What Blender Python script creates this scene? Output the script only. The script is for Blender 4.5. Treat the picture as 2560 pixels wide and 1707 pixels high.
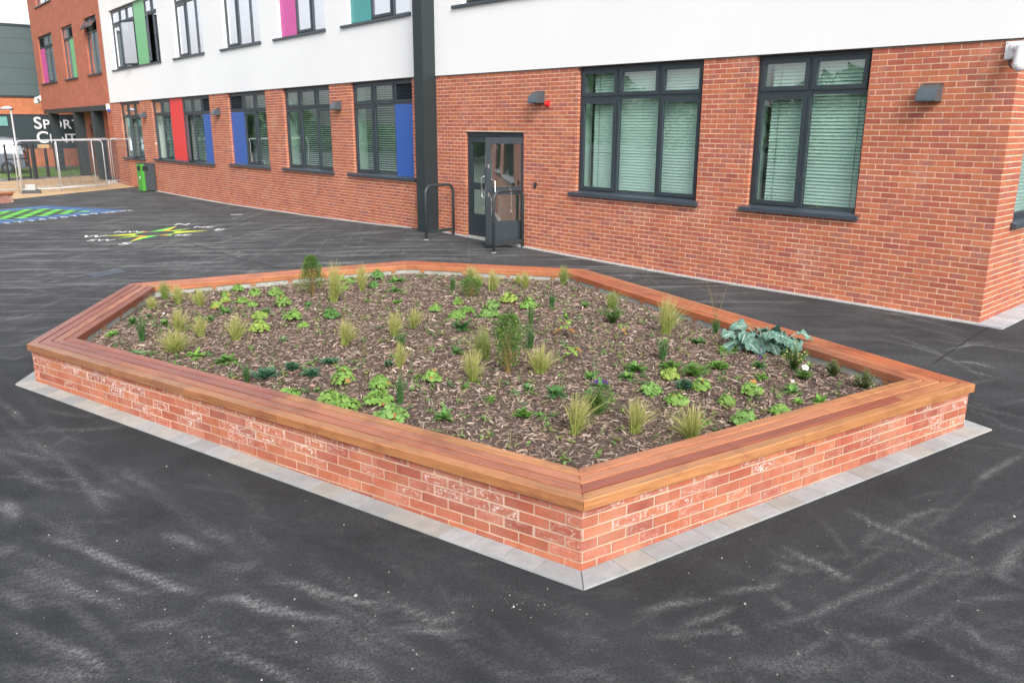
import bpy, math, random
import numpy as np
from mathutils import Matrix, Vector
from mathutils import noise as mnoise
random.seed(7); rng = np.random.default_rng(7)
scene = bpy.context.scene
for o in list(bpy.data.objects): bpy.data.objects.remove(o)

# ---------------------------------------------------------------- camera, world, sun, exposure
PITCH, ROLL, CAMH, FPX = 0.259562, 0.0039196, 2.6237, 2041.70
cam_data = bpy.data.cameras.new("camera"); cam = bpy.data.objects.new("camera", cam_data)
scene.collection.objects.link(cam); scene.camera = cam
cam_data.sensor_width = 36; cam_data.lens = FPX/2560*36; cam_data.clip_start = 0.05; cam_data.clip_end = 2000
_F = Vector((0, math.cos(PITCH), -math.sin(PITCH))); _R = Vector((1,0,0)); _U = _R.cross(_F)
_c, _s = math.cos(ROLL), math.sin(ROLL)
R2 = _R*_c + _U*_s; U2 = _U*_c - _R*_s
cam.matrix_world = Matrix(((R2.x,U2.x,-_F.x,0),(R2.y,U2.y,-_F.y,0),(R2.z,U2.z,-_F.z,CAMH),(0,0,0,1)))

SUN_EL, SUN_AZ = math.radians(38), math.radians(-74)   # azimuth of the sun measured from +X
sun_dir = Vector((math.cos(SUN_EL)*math.cos(SUN_AZ), math.cos(SUN_EL)*math.sin(SUN_AZ), math.sin(SUN_EL)))
world = bpy.data.worlds.new("World"); scene.world = world; world.use_nodes = True
nt = world.node_tree; nt.nodes.clear()
wo = nt.nodes.new("ShaderNodeOutputWorld"); bg = nt.nodes.new("ShaderNodeBackground")
sky = nt.nodes.new("ShaderNodeTexSky"); sky.sky_type = 'NISHITA'; sky.sun_disc = False
sky.sun_elevation = SUN_EL; sky.sun_rotation = math.pi/2 - SUN_AZ
sky.air_density = 1.0; sky.dust_density = 3.0; sky.ozone_density = 1.0
hs = nt.nodes.new("ShaderNodeHueSaturation"); hs.inputs['Saturation'].default_value = 0.22   # thin overcast: the blue is veiled
nt.links.new(sky.outputs[0], hs.inputs['Color']); nt.links.new(hs.outputs[0], bg.inputs['Color'])
bg.inputs['Strength'].default_value = 0.15
nt.links.new(bg.outputs[0], wo.inputs[0])
sd = bpy.data.lights.new("sun", 'SUN'); sd.energy = 1.5; sd.angle = math.radians(24); sd.color = (1.0, 0.95, 0.88)
sun = bpy.data.objects.new("sun", sd); scene.collection.objects.link(sun)
sun.rotation_euler = sun_dir.to_track_quat('Z','Y').to_euler(); sun.location = (20,-10,30)
scene.view_settings.view_transform = 'Standard'; scene.view_settings.look = 'None'
scene.view_settings.gamma = 1; scene.view_settings.use_curve_mapping = False
scene.view_settings.exposure = 0.87
scene.cycles.max_bounces = 8; scene.cycles.transparent_max_bounces = 16

# ---------------------------------------------------------------- helpers
COL = scene.collection
WM = {}
I4 = Matrix.Identity(4)
class MB:
    """collects faces of one mesh with a colour and a value per face and UVs"""
    def __init__(s): s.v=[]; s.f=[]; s.c=[]; s.x=[]; s.uv=[]; s.m=[]
    def face(s, pts, col=(1,1,1), x=0.0, uv=None, mi=0):
        b=len(s.v); s.v.extend([tuple(p) for p in pts]); s.f.append(tuple(range(b,b+len(pts))))
        s.c.append(col); s.x.append(x); s.m.append(mi)
        s.uv.extend(uv if uv else [(0.0,0.0)]*len(pts))
    def box(s, x0,x1,y0,y1,z0,z1, col=(1,1,1), x=0.0, mi=0, skip=(), M=None, uvs=False):
        P=[(x0,y0,z0),(x1,y0,z0),(x1,y1,z0),(x0,y1,z0),(x0,y0,z1),(x1,y0,z1),(x1,y1,z1),(x0,y1,z1)]
        if M is not None: P=[tuple(M@Vector(p)) for p in P]
        F={'bottom':(0,3,2,1),'top':(4,5,6,7),'back':(0,1,5,4),'front':(2,3,7,6),'left':(3,0,4,7),'right':(1,2,6,5)}
        for n,f in F.items():
            if n in skip: continue
            uv=[(1,0),(0,0),(0,1),(1,1)] if n=='front' else None
            if uvs:
                a,b_,c_=x1-x0,y1-y0,z1-z0
                if n in('front','back'): uv=[(0,0),(a,0),(a,c_),(0,c_)]
                elif n in('top','bottom'): uv=[(0,0),(a,0),(a,b_),(0,b_)] if n=='top' else [(0,0),(0,b_),(a,b_),(a,0)]
                else: uv=[(0,0),(b_,0),(b_,c_),(0,c_)]
            s.face([P[i] for i in f], col, x, uv, mi)
    def tube(s, pts, r, n=8, col=(1,1,1), cap=True, mi=0, x=0.0):
        pts=[Vector(p) for p in pts]; rs=r if isinstance(r,(list,tuple)) else [r]*len(pts)
        rings=[]; up=None
        for i,p in enumerate(pts):
            d=(pts[min(i+1,len(pts)-1)]-pts[max(i-1,0)]).normalized()
            if up is None: up=Vector((0,0,1)) if abs(d.z)<.9 else Vector((1,0,0))
            a=d.cross(up).normalized(); b=a.cross(d).normalized(); up=b
            rings.append([p+(a*math.cos(t*2*math.pi/n)+b*math.sin(t*2*math.pi/n))*rs[i] for t in range(n)])
        base=len(s.v)
        for R in rings: s.v.extend([tuple(q) for q in R])
        for i in range(len(rings)-1):
            for t in range(n):
                u=(t+1)%n; s.f.append((base+i*n+t,base+i*n+u,base+(i+1)*n+u,base+(i+1)*n+t)); s.c.append(col); s.x.append(x); s.m.append(mi); s.uv.extend([(0,0)]*4)
        if cap:
            s.f.append(tuple(base+t for t in range(n))[::-1]); s.c.append(col); s.x.append(x); s.m.append(mi); s.uv.extend([(0,0)]*n)
            k=base+(len(rings)-1)*n; s.f.append(tuple(k+t for t in range(n))); s.c.append(col); s.x.append(x); s.m.append(mi); s.uv.extend([(0,0)]*n)
    def mesh(s, name, mats, smooth=False):
        me=bpy.data.meshes.new(name); me.from_pydata(s.v,[],s.f)
        if not isinstance(mats,(list,tuple)): mats=[mats]
        for m in mats: me.materials.append(m)
        if len(mats)>1: me.polygons.foreach_set('material_index',s.m)
        a=me.attributes.new('fc','FLOAT_COLOR','FACE'); arr=np.ones((len(s.f),4),np.float32); arr[:,:3]=np.array([c[:3] for c in s.c],np.float32).reshape(-1,3); a.data.foreach_set('color',arr.ravel())
        a=me.attributes.new('fx','FLOAT','FACE'); a.data.foreach_set('value',np.array(s.x,np.float32))
        u=me.uv_layers.new(name='UVMap'); u.data.foreach_set('uv',np.array(s.uv,np.float32).ravel())
        if smooth: me.polygons.foreach_set('use_smooth',[True]*len(s.f))
        me.update(); return me
    def obj(s, name, mats, parent=None, M=None, smooth=False, **kw):
        return add(name, s.mesh(name,mats,smooth), parent, M, **kw)
def add(name, data, parent=None, M=None, label=None, category=None, group=None, kind=None):
    o=bpy.data.objects.new(name, data); COL.objects.link(o)
    M=M.copy() if M is not None else (WM[parent.name].copy() if parent is not None else I4.copy())
    if parent is not None:
        o.parent=parent; o.matrix_local=WM[parent.name].inverted()@M
    else: o.matrix_local=M
    WM[o.name]=M
    for k,v in (('label',label),('category',category),('group',group),('kind',kind)):
        if v: o[k]=v
    return o
def empty(name, M, **kw):
    o=add(name,None,None,M,**kw); o.empty_display_size=.1; return o
def T(x,y,z=0.0,rz=0.0): return Matrix.Translation((x,y,z))@Matrix.Rotation(rz,4,'Z')
def frame(x,y,a,tilt=0.0,z=0.0):
    """local x along angle a, local y = a+90 (outward), z up; tilt lowers +x"""
    return Matrix.Translation((x,y,z))@Matrix.Rotation(a,4,'Z')@Matrix.Rotation(tilt,4,'Y')

# ---------------------------------------------------------------- ground height
KX,KY,AR = 6.033,10.262,2.31337
LX,LY,AL = -2.224,19.259,2.26325
def fR(s): return (KX+math.cos(AR)*s, KY+math.sin(AR)*s)
def fL(s): return (LX+math.cos(AL)*s, LY+math.sin(AL)*s)
_gp=[(.42,4.41,0),(-4.83,7.91,.085),(3.9,6.62,.083),(*fR(0),.156),(*fR(1.87),.16),(*fR(4.7),.155),(*fR(8.57),.217),(*fR(9.96),.238),(*fR(11.39),.272),
 (*fL(0),.245),(*fL(2.1),.165),(*fL(4.2),.10),(*fL(6.06),.053),(*fL(9.5),-.02),(*fL(12.93),-.079),(*fL(19.3),-.11),(*fL(25),-.11),
 (-9,20,.02),(-13,25,-.05),(-19,34,-.1),(-25,45,-.1),(-30,55,-.1),(0,1.5,0),(-5,3,0),(5,3,.02),(-9,9,.06),(9,8,.13),(-2,13.5,.1),(-6,12,.07),(12,16,.17),(-14,14,.0),(-20,22,-.08)]
_ga=np.array(_gp); _D=np.hypot(_ga[:,None,0]-_ga[None,:,0],_ga[:,None,1]-_ga[None,:,1]); _gm=_ga[:,2].mean()
_w=np.linalg.solve(_D+np.eye(len(_ga))*-0.0,_ga[:,2]-_gm)
def gzs(X,Y):
    X=np.asarray(X,float);Y=np.asarray(Y,float)
    z=_gm+sum(w*np.hypot(X-px,Y-py) for w,(px,py,_) in zip(_w,_gp))
    t=np.clip((np.hypot(X+3,Y-16)-22)/30,0,1); z=np.clip(z,-.16,.3)
    return z*(1-t)+(-.1)*t
def gz(x,y): return float(gzs(x,y))

# ---------------------------------------------------------------- materials
def mat(name): 
    m=bpy.data.materials.new(name); m.use_nodes=True; n=m.node_tree; b=n.nodes['Principled BSDF']; return m,n,b
def N(n,t,**kw):
    x=n.nodes.new(t)
    for k,v in kw.items():
        if k in x.inputs.keys() if hasattr(x.inputs,'keys') else False: x.inputs[k].default_value=v
        else: setattr(x,k,v)
    return x
def mixc(n,fac,a,b,mode='MIX'):
    x=n.nodes.new('ShaderNodeMix'); x.data_type='RGBA'; x.blend_type=mode
    for s,v in ((0,fac),(6,a),(7,b)):
        if hasattr(v,'links') or hasattr(v,'is_linked'): n.links.new(v,x.inputs[s])
        else: x.inputs[s].default_value=v if s==0 else (*v,1)
    return x.outputs[2]
def math_(n,op,a,b=None,c=None,clamp=False):
    x=n.nodes.new('ShaderNodeMath'); x.operation=op; x.use_clamp=clamp
    for i,v in enumerate((a,b,c)):
        if v is None: continue
        if hasattr(v,'is_linked'): n.links.new(v,x.inputs[i])
        else: x.inputs[i].default_value=v
    return x.outputs[0]
def noise(n,scale,detail=3,rough=.55,vec=None,dist=0.0):
    x=n.nodes.new('ShaderNodeTexNoise'); x.inputs['Scale'].default_value=scale; x.inputs['Detail'].default_value=detail
    x.inputs['Roughness'].default_value=rough; x.inputs['Distortion'].default_value=dist
    if vec is not None: n.links.new(vec,x.inputs['Vector'])
    return x.outputs[0]
def ramp(n,fac,stops):
    x=n.nodes.new('ShaderNodeValToRGB'); e=x.color_ramp.elements
    while len(e)<len(stops): e.new(.5)
    for q,(p,c) in zip(e,stops): q.position=p; q.color=(*c,1) if isinstance(c,tuple) else (c,c,c,1)
    n.links.new(fac,x.inputs[0]); return x.outputs[0]
def mapr(n,fac,a,b,c=0.,d=1.):
    x=n.nodes.new('ShaderNodeMapRange'); 
    for i,v in enumerate((a,b,c,d)): x.inputs[i+1].default_value=v
    n.links.new(fac,x.inputs[0]); return x.outputs[0]
def pos(n): return n.nodes.new('ShaderNodeNewGeometry').outputs['Position']
def uvn(n): return n.nodes.new('ShaderNodeTexCoord').outputs['UV']
def attr(n,name):
    x=n.nodes.new('ShaderNodeAttribute'); x.attribute_name=name; return x
def scl(n,vec,s,rot=(0,0,0)):
    x=n.nodes.new('ShaderNodeMapping'); x.inputs['Scale'].default_value=s; x.inputs['Rotation'].default_value=rot; n.links.new(vec,x.inputs['Vector']); return x.outputs[0]
def bump(n,b,h,strength=.3,dist=.01):
    x=n.nodes.new('ShaderNodeBump'); x.inputs['Strength'].default_value=strength; x.inputs['Distance'].default_value=dist
    n.links.new(h,x.inputs['Height']); n.links.new(x.outputs[0],b.inputs['Normal'])
def simple(name,col,rough=.5,metal=0.,var=.08,scale=6.,spec=None,bmp=0.):
    m,n,b=mat(name); p=pos(n); f=noise(n,scale,4,vec=p)
    dk=tuple(c*(1-var) for c in col); lt=tuple(min(1,c*(1+var)) for c in col)
    n.links.new(mixc(n,mapr(n,f,.3,.7),dk,lt),b.inputs['Base Color'])
    n.links.new(mapr(n,noise(n,scale*3,3,vec=p),.3,.7,max(0,rough-.06),min(1,rough+.06)),b.inputs['Roughness'])
    b.inputs['Metallic'].default_value=metal
    if spec is not None: b.inputs['Specular IOR Level'].default_value=spec
    if bmp: bump(n,b,noise(n,scale*20,3,vec=p),bmp,.005)
    return m
def facecol(name,rough=.7,var=.25,scale=40.,spec=.3,trans=0.,bmp=0.):
    m,n,b=mat(name); c=attr(n,'fc').outputs['Color']; f=noise(n,scale,3,vec=pos(n))
    v=mapr(n,f,.25,.75,1-var,1+var); x=n.nodes.new('ShaderNodeVectorMath'); x.operation='SCALE'; n.links.new(c,x.inputs[0]); n.links.new(v,x.inputs['Scale'])
    n.links.new(x.outputs[0],b.inputs['Base Color']); b.inputs['Roughness'].default_value=rough; b.inputs['Specular IOR Level'].default_value=spec
    if trans:
        t=n.nodes.new('ShaderNodeBsdfTranslucent'); n.links.new(x.outputs[0],t.inputs['Color'])
        mx=n.nodes.new('ShaderNodeMixShader'); mx.inputs[0].default_value=trans
        n.links.new(b.outputs[0],mx.inputs[1]); n.links.new(t.outputs[0],mx.inputs[2]); n.links.new(mx.outputs[0],n.nodes['Material Output'].inputs[0])
    if bmp: bump(n,b,f,bmp,.004)
    return m
def brick_mat(name, salt=False):
    # fc: the brick's own fired colour; fx: how strongly this brick carries a kiln smear (wall) or salt bloom (planter)
    m,n,b=mat(name); p=pos(n); c=attr(n,'fc').outputs['Color']; fx=attr(n,'fx').outputs['Fac']; uv=uvn(n)
    sp=n.nodes.new('ShaderNodeSeparateXYZ'); n.links.new(uv,sp.inputs[0])
    ux=math_(n,'ABSOLUTE',math_(n,'MULTIPLY_ADD',sp.outputs[0],2.,-1.)); uy=math_(n,'ABSOLUTE',math_(n,'MULTIPLY_ADD',sp.outputs[1],2.,-1.))
    big=noise(n,9,3,vec=p); fine=noise(n,160,4,.6,vec=p); streak=noise(n,1,3,vec=scl(n,p,(45,45,4)))
    val=math_(n,'MULTIPLY',mapr(n,fine,.3,.7,.86,1.14),mapr(n,big,.3,.7,.9,1.1)); val=math_(n,'MULTIPLY',val,mapr(n,streak,.3,.7,.93,1.07))
    x=n.nodes.new('ShaderNodeVectorMath'); x.operation='SCALE'; n.links.new(c,x.inputs[0]); n.links.new(val,x.inputs['Scale']); col=x.outputs[0]
    if not salt:
        # purple grey smear in the middle of the stretcher face
        e=math_(n,'ADD',math_(n,'POWER',math_(n,'MULTIPLY',ux,1.15),3.),math_(n,'POWER',math_(n,'MULTIPLY',uy,1.2),2.))
        e=math_(n,'ADD',e,mapr(n,noise(n,30,3,vec=p),.3,.7,-.35,.35)); k=math_(n,'MULTIPLY',mapr(n,e,.9,.2),fx,clamp=True)
        col=mixc(n,k,col,(.33,.13,.11))
        # pale lime bloom in broad patches and small mortar splashes
        w=math_(n,'MULTIPLY',mapr(n,noise(n,1.3,4,.6,vec=p),.56,.78),mapr(n,noise(n,25,3,vec=p),.4,.65),clamp=True)
        col=mixc(n,math_(n,'MULTIPLY',w,.5),col,(.62,.46,.38))
        sps=mapr(n,noise(n,38,2,vec=scl(n,p,(1,1,.5))),.73,.77); col=mixc(n,math_(n,'MULTIPLY',sps,.55),col,(.7,.62,.55))
    else:
        r=math_(n,'MAXIMUM',ux,math_(n,'MULTIPLY',uy,1.0)); r2=math_(n,'POWER',math_(n,'ADD',math_(n,'POWER',ux,4.),math_(n,'POWER',uy,3.)),.3)
        wob=mapr(n,noise(n,28,4,.6,vec=p),.25,.75,-.42,.42); ring=math_(n,'ABSOLUTE',math_(n,'SUBTRACT',math_(n,'ADD',r2,wob),.66))
        ringm=mapr(n,ring,.17,.06); spk=mapr(n,noise(n,80,4,.7,vec=p),.44,.58)
        edge=mapr(n,math_(n,'ADD',r,mapr(n,noise(n,60,3,vec=p),.3,.7,-.05,.05)),.90,.99)
        grains=mapr(n,noise(n,120,4,.7,vec=p),.56,.66); pat=mapr(n,noise(n,7,3,vec=p),.42,.6)
        a=math_(n,'MULTIPLY',math_(n,'MULTIPLY',ringm,spk),math_(n,'MULTIPLY',fx,mapr(n,noise(n,14,2,vec=p),.38,.6)),clamp=True)
        g=math_(n,'MULTIPLY',math_(n,'MULTIPLY',grains,pat),math_(n,'ADD',math_(n,'MULTIPLY',fx,.75),.12),clamp=True)
        eg=math_(n,'MULTIPLY',edge,math_(n,'MULTIPLY',fx,mapr(n,noise(n,20,3,vec=p),.4,.6,.15,.8)),clamp=True)
        k=math_(n,'MAXIMUM',math_(n,'MAXIMUM',a,math_(n,'MULTIPLY',g,.7)),math_(n,'MULTIPLY',eg,.6)); veil=math_(n,'MULTIPLY',mapr(n,noise(n,3.2,4,.6,vec=p),.42,.7),.30)
        col=mixc(n,veil,col,(.55,.33,.25)); wp=math_(n,'MULTIPLY',math_(n,'MULTIPLY',mapr(n,noise(n,13,4,.65,vec=p),.60,.70),mapr(n,fx,.55,1.05)),mapr(n,noise(n,70,4,.7,vec=p),.40,.55),clamp=True)
        k=math_(n,'MAXIMUM',k,wp); col=mixc(n,k,col,(.88,.83,.80))
    n.links.new(col,b.inputs['Base Color']); b.inputs['Roughness'].default_value=.82; b.inputs['Specular IOR Level'].default_value=.35
    bump(n,b,fine,.45,.004); return m
def mortar_mat(name,col):
    m,n,b=mat(name); p=pos(n); f=noise(n,90,4,.7,vec=p); g=noise(n,2.2,3,vec=p)
    n.links.new(mixc(n,mapr(n,g,.35,.65),tuple(c*.84 for c in col),tuple(min(1,c*1.12) for c in col)),b.inputs['Base Color'])
    b.inputs['Roughness'].default_value=.95; bump(n,b,f,.5,.004); return m
def brick_tex(name,c1,c2,mor,cols=(.225,.075),mort=.01):
    m,n,b=mat(name); uv=uvn(n); t=n.nodes.new('ShaderNodeTexBrick'); n.links.new(uv,t.inputs['Vector'])
    t.inputs['Scale'].default_value=1; t.inputs['Brick Width'].default_value=cols[0]; t.inputs['Row Height'].default_value=cols[1]
    t.inputs['Mortar Size'].default_value=mort/2; t.inputs['Mortar Smooth'].default_value=.1; t.inputs['Bias'].default_value=0
    t.inputs['Color1'].default_value=(*c1,1); t.inputs['Color2'].default_value=(*c2,1); t.inputs['Mortar'].default_value=(*mor,1)
    f=noise(n,3,4,vec=pos(n)); x=n.nodes.new('ShaderNodeVectorMath'); x.operation='SCALE'; n.links.new(t.outputs[0],x.inputs[0]); n.links.new(mapr(n,f,.3,.7,.85,1.15),x.inputs['Scale'])
    n.links.new(x.outputs[0],b.inputs['Base Color']); b.inputs['Roughness'].default_value=.85
    bump(n,b,math_(n,'SUBTRACT',1.,t.outputs[1]),.5,.006); return m
def wood_mat(name):
    m,n,b=mat(name); uv=uvn(n); c=attr(n,'fc').outputs['Color']; p=pos(n)
    g1=noise(n,1,5,.65,vec=scl(n,uv,(2.2,55,1)),dist=.6); g2=noise(n,1,3,.5,vec=scl(n,uv,(6,170,1))); bl=noise(n,1,3,vec=scl(n,uv,(1.1,5,1)))
    val=math_(n,'MULTIPLY',mapr(n,g1,.3,.7,.72,1.22),mapr(n,g2,.3,.7,.88,1.1)); val=math_(n,'MULTIPLY',val,mapr(n,bl,.3,.7,.84,1.14))
    x=n.nodes.new('ShaderNodeVectorMath'); x.operation='SCALE'; n.links.new(c,x.inputs[0]); n.links.new(val,x.inputs['Scale'])
    st=math_(n,'MULTIPLY',mapr(n,noise(n,3.0,5,.68,vec=p),.50,.72),.6); col=mixc(n,st,x.outputs[0],(.17,.05,.03))
    n.links.new(col,b.inputs['Base Color']); n.links.new(mapr(n,g1,.3,.7,.24,.44),b.inputs['Roughness']); b.inputs['Specular IOR Level'].default_value=.5
    bump(n,b,g1,.25,.003); return m
def glass_mat(name,tint,ior=1.75,haze=0.0):
    m,n,b=mat(name); n.nodes.remove(b); tr=n.nodes.new('ShaderNodeBsdfTransparent'); tr.inputs[0].default_value=(*tint,1)
    gl=n.nodes.new('ShaderNodeBsdfGlossy'); gl.inputs['Roughness'].default_value=.0; gl.inputs[0].default_value=(.96,.95,1,1)
    lw=n.nodes.new('ShaderNodeLayerWeight'); lw.inputs[0].default_value=.5; r0=((ior-1)/(ior+1))**2*1.8+haze
    fac=math_(n,'MULTIPLY_ADD',math_(n,'POWER',lw.outputs['Facing'],4.2),.9-r0,r0); mx=n.nodes.new('ShaderNodeMixShader')
    bp=n.nodes.new('ShaderNodeBump'); bp.inputs['Strength'].default_value=.03; bp.inputs['Distance'].default_value=.05
    n.links.new(noise(n,1.6,1,vec=pos(n)),bp.inputs['Height']); n.links.new(bp.outputs[0],gl.inputs['Normal'])
    n.links.new(fac,mx.inputs[0]); n.links.new(tr.outputs[0],mx.inputs[1]); n.links.new(gl.outputs[0],mx.inputs[2])
    n.links.new(mx.outputs[0],n.nodes['Material Output'].inputs[0]); return m

M_BRICK=brick_mat('building_brick'); M_PBRICK=brick_mat('planter_brick',True)
M_MORTAR=mortar_mat('sandy_mortar',(.80,.60,.45)); M_PMORTAR=mortar_mat('planter_mortar',(.53,.40,.30))
M_RENDER=simple('white_render',(.765,.775,.79),.9,var=.025,scale=.5,bmp=.05)
M_FRAME=simple('anthracite_frame',(.030,.042,.053),.38,var=.05,scale=2)
M_SILL=simple('anthracite_sill',(.048,.062,.078),.35,var=.06,scale=2)
M_STEEL=simple('painted_column',(.020,.030,.034),.5,var=.06,scale=3)
M_GLASS=glass_mat('tinted_glass',(.895,.988,.957),1.75,.05); M_DOORGLASS=glass_mat('door_glass',(.90,.95,.93),1.6,.10)
M_UPGLASS=glass_mat('upper_glass',(.88,.92,.95),1.9,.58)
M_BLUE=simple('blue_panel',(.030,.105,.40),.35,var=.04); M_RED=simple('red_panel',(.75,.035,.035),.35,var=.03)
M_GREEN=simple('green_panel',(.17,.47,.22),.4,var=.03); M_PINK=simple('magenta_panel',(.58,.075,.32),.4,var=.03); M_TEAL=simple('teal_panel',(.055,.30,.30),.4,var=.03)
M_BLIND=simple('blind_slat',(.90,.95,.92),.5,var=.02); M_INNER=simple('inner_plaster',(.66,.74,.68),.9,var=.03)
M_ROOM=simple('room_wall',(.22,.25,.24),.9,var=.15,scale=1.5); M_ROOMF=simple('room_floor',(.09,.09,.10),.8,var=.2)
M_WOOD=wood_mat('hardwood'); M_DARK=simple('dark_void',(.015,.017,.02),.7)
M_LAMP=simple('lamp_casing',(.10,.125,.145),.33,metal=.35,var=.04)
M_CHROME=simple('brushed_steel',(.62,.60,.57),.28,metal=1.,var=.04); M_GALV=simple('galvanised_steel',(.62,.64,.66),.42,metal=.3,var=.12,scale=14)
M_WHITE=simple('white_plastic',(.80,.81,.83),.35,var=.02); M_REDP=simple('red_plastic',(.62,.02,.025),.3); M_BLACK=simple('black_plastic',(.02,.02,.022),.45)
M_CONC=simple('concrete',(.42,.42,.41),.9,var=.18,scale=9,bmp=.3); M_BLOCKW=simple('grey_blockwork',(.36,.36,.33),.95,var=.2,scale=12,bmp=.5)
M_GREY=simple('footpath_grey',(.16,.165,.18),.9,var=.2,scale=3,bmp=.3)
M_LEAF=facecol('leaf',.55,.28,60,.35,.25); M_GRASSB=facecol('grass_blade',.6,.25,30,.3,.3); M_CHIP=facecol('wood_chip',.9,.35,120,.15,0,.4)
M_PAINT=facecol('ground_paint',.75,.18,25,.25)
def kale_mat():
    m,n,b=mat('kale_leaf'); uv=uvn(n); sp=n.nodes.new('ShaderNodeSeparateXYZ'); n.links.new(uv,sp.inputs[0]); p=pos(n)
    a=math_(n,'ABSOLUTE',math_(n,'SUBTRACT',sp.outputs[1],.5)); mid=mapr(n,a,.035,.01)
    t=math_(n,'SUBTRACT',sp.outputs[0],math_(n,'MULTIPLY',a,.9)); w=math_(n,'ABSOLUTE',math_(n,'SUBTRACT',math_(n,'FRACT',math_(n,'MULTIPLY',t,5.)),.5)); side=mapr(n,w,.06,.015,0,.55)
    k=math_(n,'MAXIMUM',mid,side); base=mixc(n,mapr(n,noise(n,14,4,vec=p),.3,.7),(.065,.15,.11),(.12,.23,.185))
    n.links.new(mixc(n,math_(n,'MULTIPLY',k,.8),base,(.50,.60,.54)),b.inputs['Base Color']); b.inputs['Roughness'].default_value=.6
    bump(n,b,noise(n,40,3,vec=p),.4,.01); return m
M_KALE=kale_mat()
def mulch_mat():
    m,n,b=mat('mulch_bed'); p=pos(n); v=noise(n,1,4,.7,vec=scl(n,p,(60,160,60)),dist=1.2); w=noise(n,5,3,vec=p)
    c=ramp(n,v,[(.3,(.045,.031,.025)),(.5,(.13,.088,.07)),(.68,(.28,.21,.17))]); n.links.new(c,b.inputs['Base Color']); b.inputs['Roughness'].default_value=.95
    bump(n,b,v,.9,.03); return m
M_MULCH=mulch_mat()
def asphalt_mat():
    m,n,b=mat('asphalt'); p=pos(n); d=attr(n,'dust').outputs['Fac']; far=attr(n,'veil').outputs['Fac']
    grain=noise(n,62,5,.85,vec=p); pit=noise(n,90,5,.9,vec=p); cloud=noise(n,.5,4,.6,vec=p,dist=.3); cl2=noise(n,1.5,6,.66,vec=p,dist=.2)
    # broom sweeps: arcs round a point off to the left front, and tyre-wide streaks along the yard
    q=n.nodes.new('ShaderNodeVectorMath'); q.operation='SUBTRACT'; n.links.new(p,q.inputs[0]); q.inputs[1].default_value=(-4.5,-5.0,0)
    warp=noise(n,.45,3,vec=p); sp=n.nodes.new('ShaderNodeSeparateXYZ'); n.links.new(q.outputs[0],sp.inputs[0]); ln=n.nodes.new('ShaderNodeVectorMath'); ln.operation='LENGTH'; n.links.new(q.outputs[0],ln.inputs[0])
    ang=math_(n,'ARCTAN2',sp.outputs[1],sp.outputs[0]); rr=math_(n,'ADD',ln.outputs['Value'],math_(n,'MULTIPLY',warp,.9)); cb=n.nodes.new('ShaderNodeCombineXYZ'); n.links.new(math_(n,'MULTIPLY',rr,3.0),cb.inputs[0]); n.links.new(math_(n,'MULTIPLY',ang,10.),cb.inputs[1])
    s1=noise(n,1,6,.68,vec=cb.outputs[0],dist=.15); s2=noise(n,1,6,.66,vec=scl(n,p,(.5,4.2,1),(0,0,math.radians(-22))),dist=.5); s3=noise(n,1,5,.7,vec=scl(n,p,(3.2,.7,1),(0,0,math.radians(35))),dist=1.6)
    near=math_(n,'MULTIPLY',math_(n,'MULTIPLY',mapr(n,s1,.46,.74),mapr(n,cloud,.34,.60)),.12)
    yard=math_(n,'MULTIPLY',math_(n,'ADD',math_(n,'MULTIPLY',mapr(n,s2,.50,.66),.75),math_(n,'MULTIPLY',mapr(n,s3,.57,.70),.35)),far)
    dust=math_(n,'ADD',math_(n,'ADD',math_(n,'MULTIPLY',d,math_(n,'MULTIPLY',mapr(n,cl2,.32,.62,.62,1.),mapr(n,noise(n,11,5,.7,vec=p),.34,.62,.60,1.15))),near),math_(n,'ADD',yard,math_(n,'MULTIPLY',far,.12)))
    dust=math_(n,'ADD',dust,mapr(n,cl2,.34,.72,.0,.13))
    dust=math_(n,'MULTIPLY',dust,mapr(n,attr(n,'fresh').outputs['Fac'],0,1,.35,1.)); dust=math_(n,'MULTIPLY',dust,mapr(n,grain,.40,.62,.05,1.75),clamp=True)
    base=mixc(n,mapr(n,pit,.38,.62),(.0055,.0065,.008),(.034,.038,.043)); base=mixc(n,mapr(n,cl2,.35,.7,0,.4),base,(.031,.035,.041))
    speck=mapr(n,noise(n,230,1,.5,vec=p),.75,.78); col=mixc(n,math_(n,'MULTIPLY',speck,.3),base,(.20,.19,.175))
    col=mixc(n,dust,col,(.23,.233,.238)); n.links.new(col,b.inputs['Base Color']); b.inputs['Roughness'].default_value=.8; b.inputs['Specular IOR Level'].default_value=.35
    bump(n,b,grain,.8,.008); return m
M_ASPH=asphalt_mat()
M_TAN=simple('resin_gravel',(.50,.345,.20),.9,var=.12,scale=2.5,bmp=.3)
def speck_mat(name,cols,scale):
    m,n,b=mat(name); p=pos(n); f=noise(n,scale,4,.6,vec=p); g=noise(n,scale*9,3,.6,vec=p)
    n.links.new(ramp(n,math_(n,'ADD',math_(n,'MULTIPLY',f,.6),math_(n,'MULTIPLY',g,.4)),[(.36,cols[0]),(.5,cols[1]),(.64,cols[2])]),b.inputs['Base Color']); b.inputs['Roughness'].default_value=.92
    bump(n,b,g,.4,.004); return m
M_GRASS=speck_mat('lawn',[(.09,.15,.04),(.15,.22,.06),(.22,.29,.11)],2)
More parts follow.
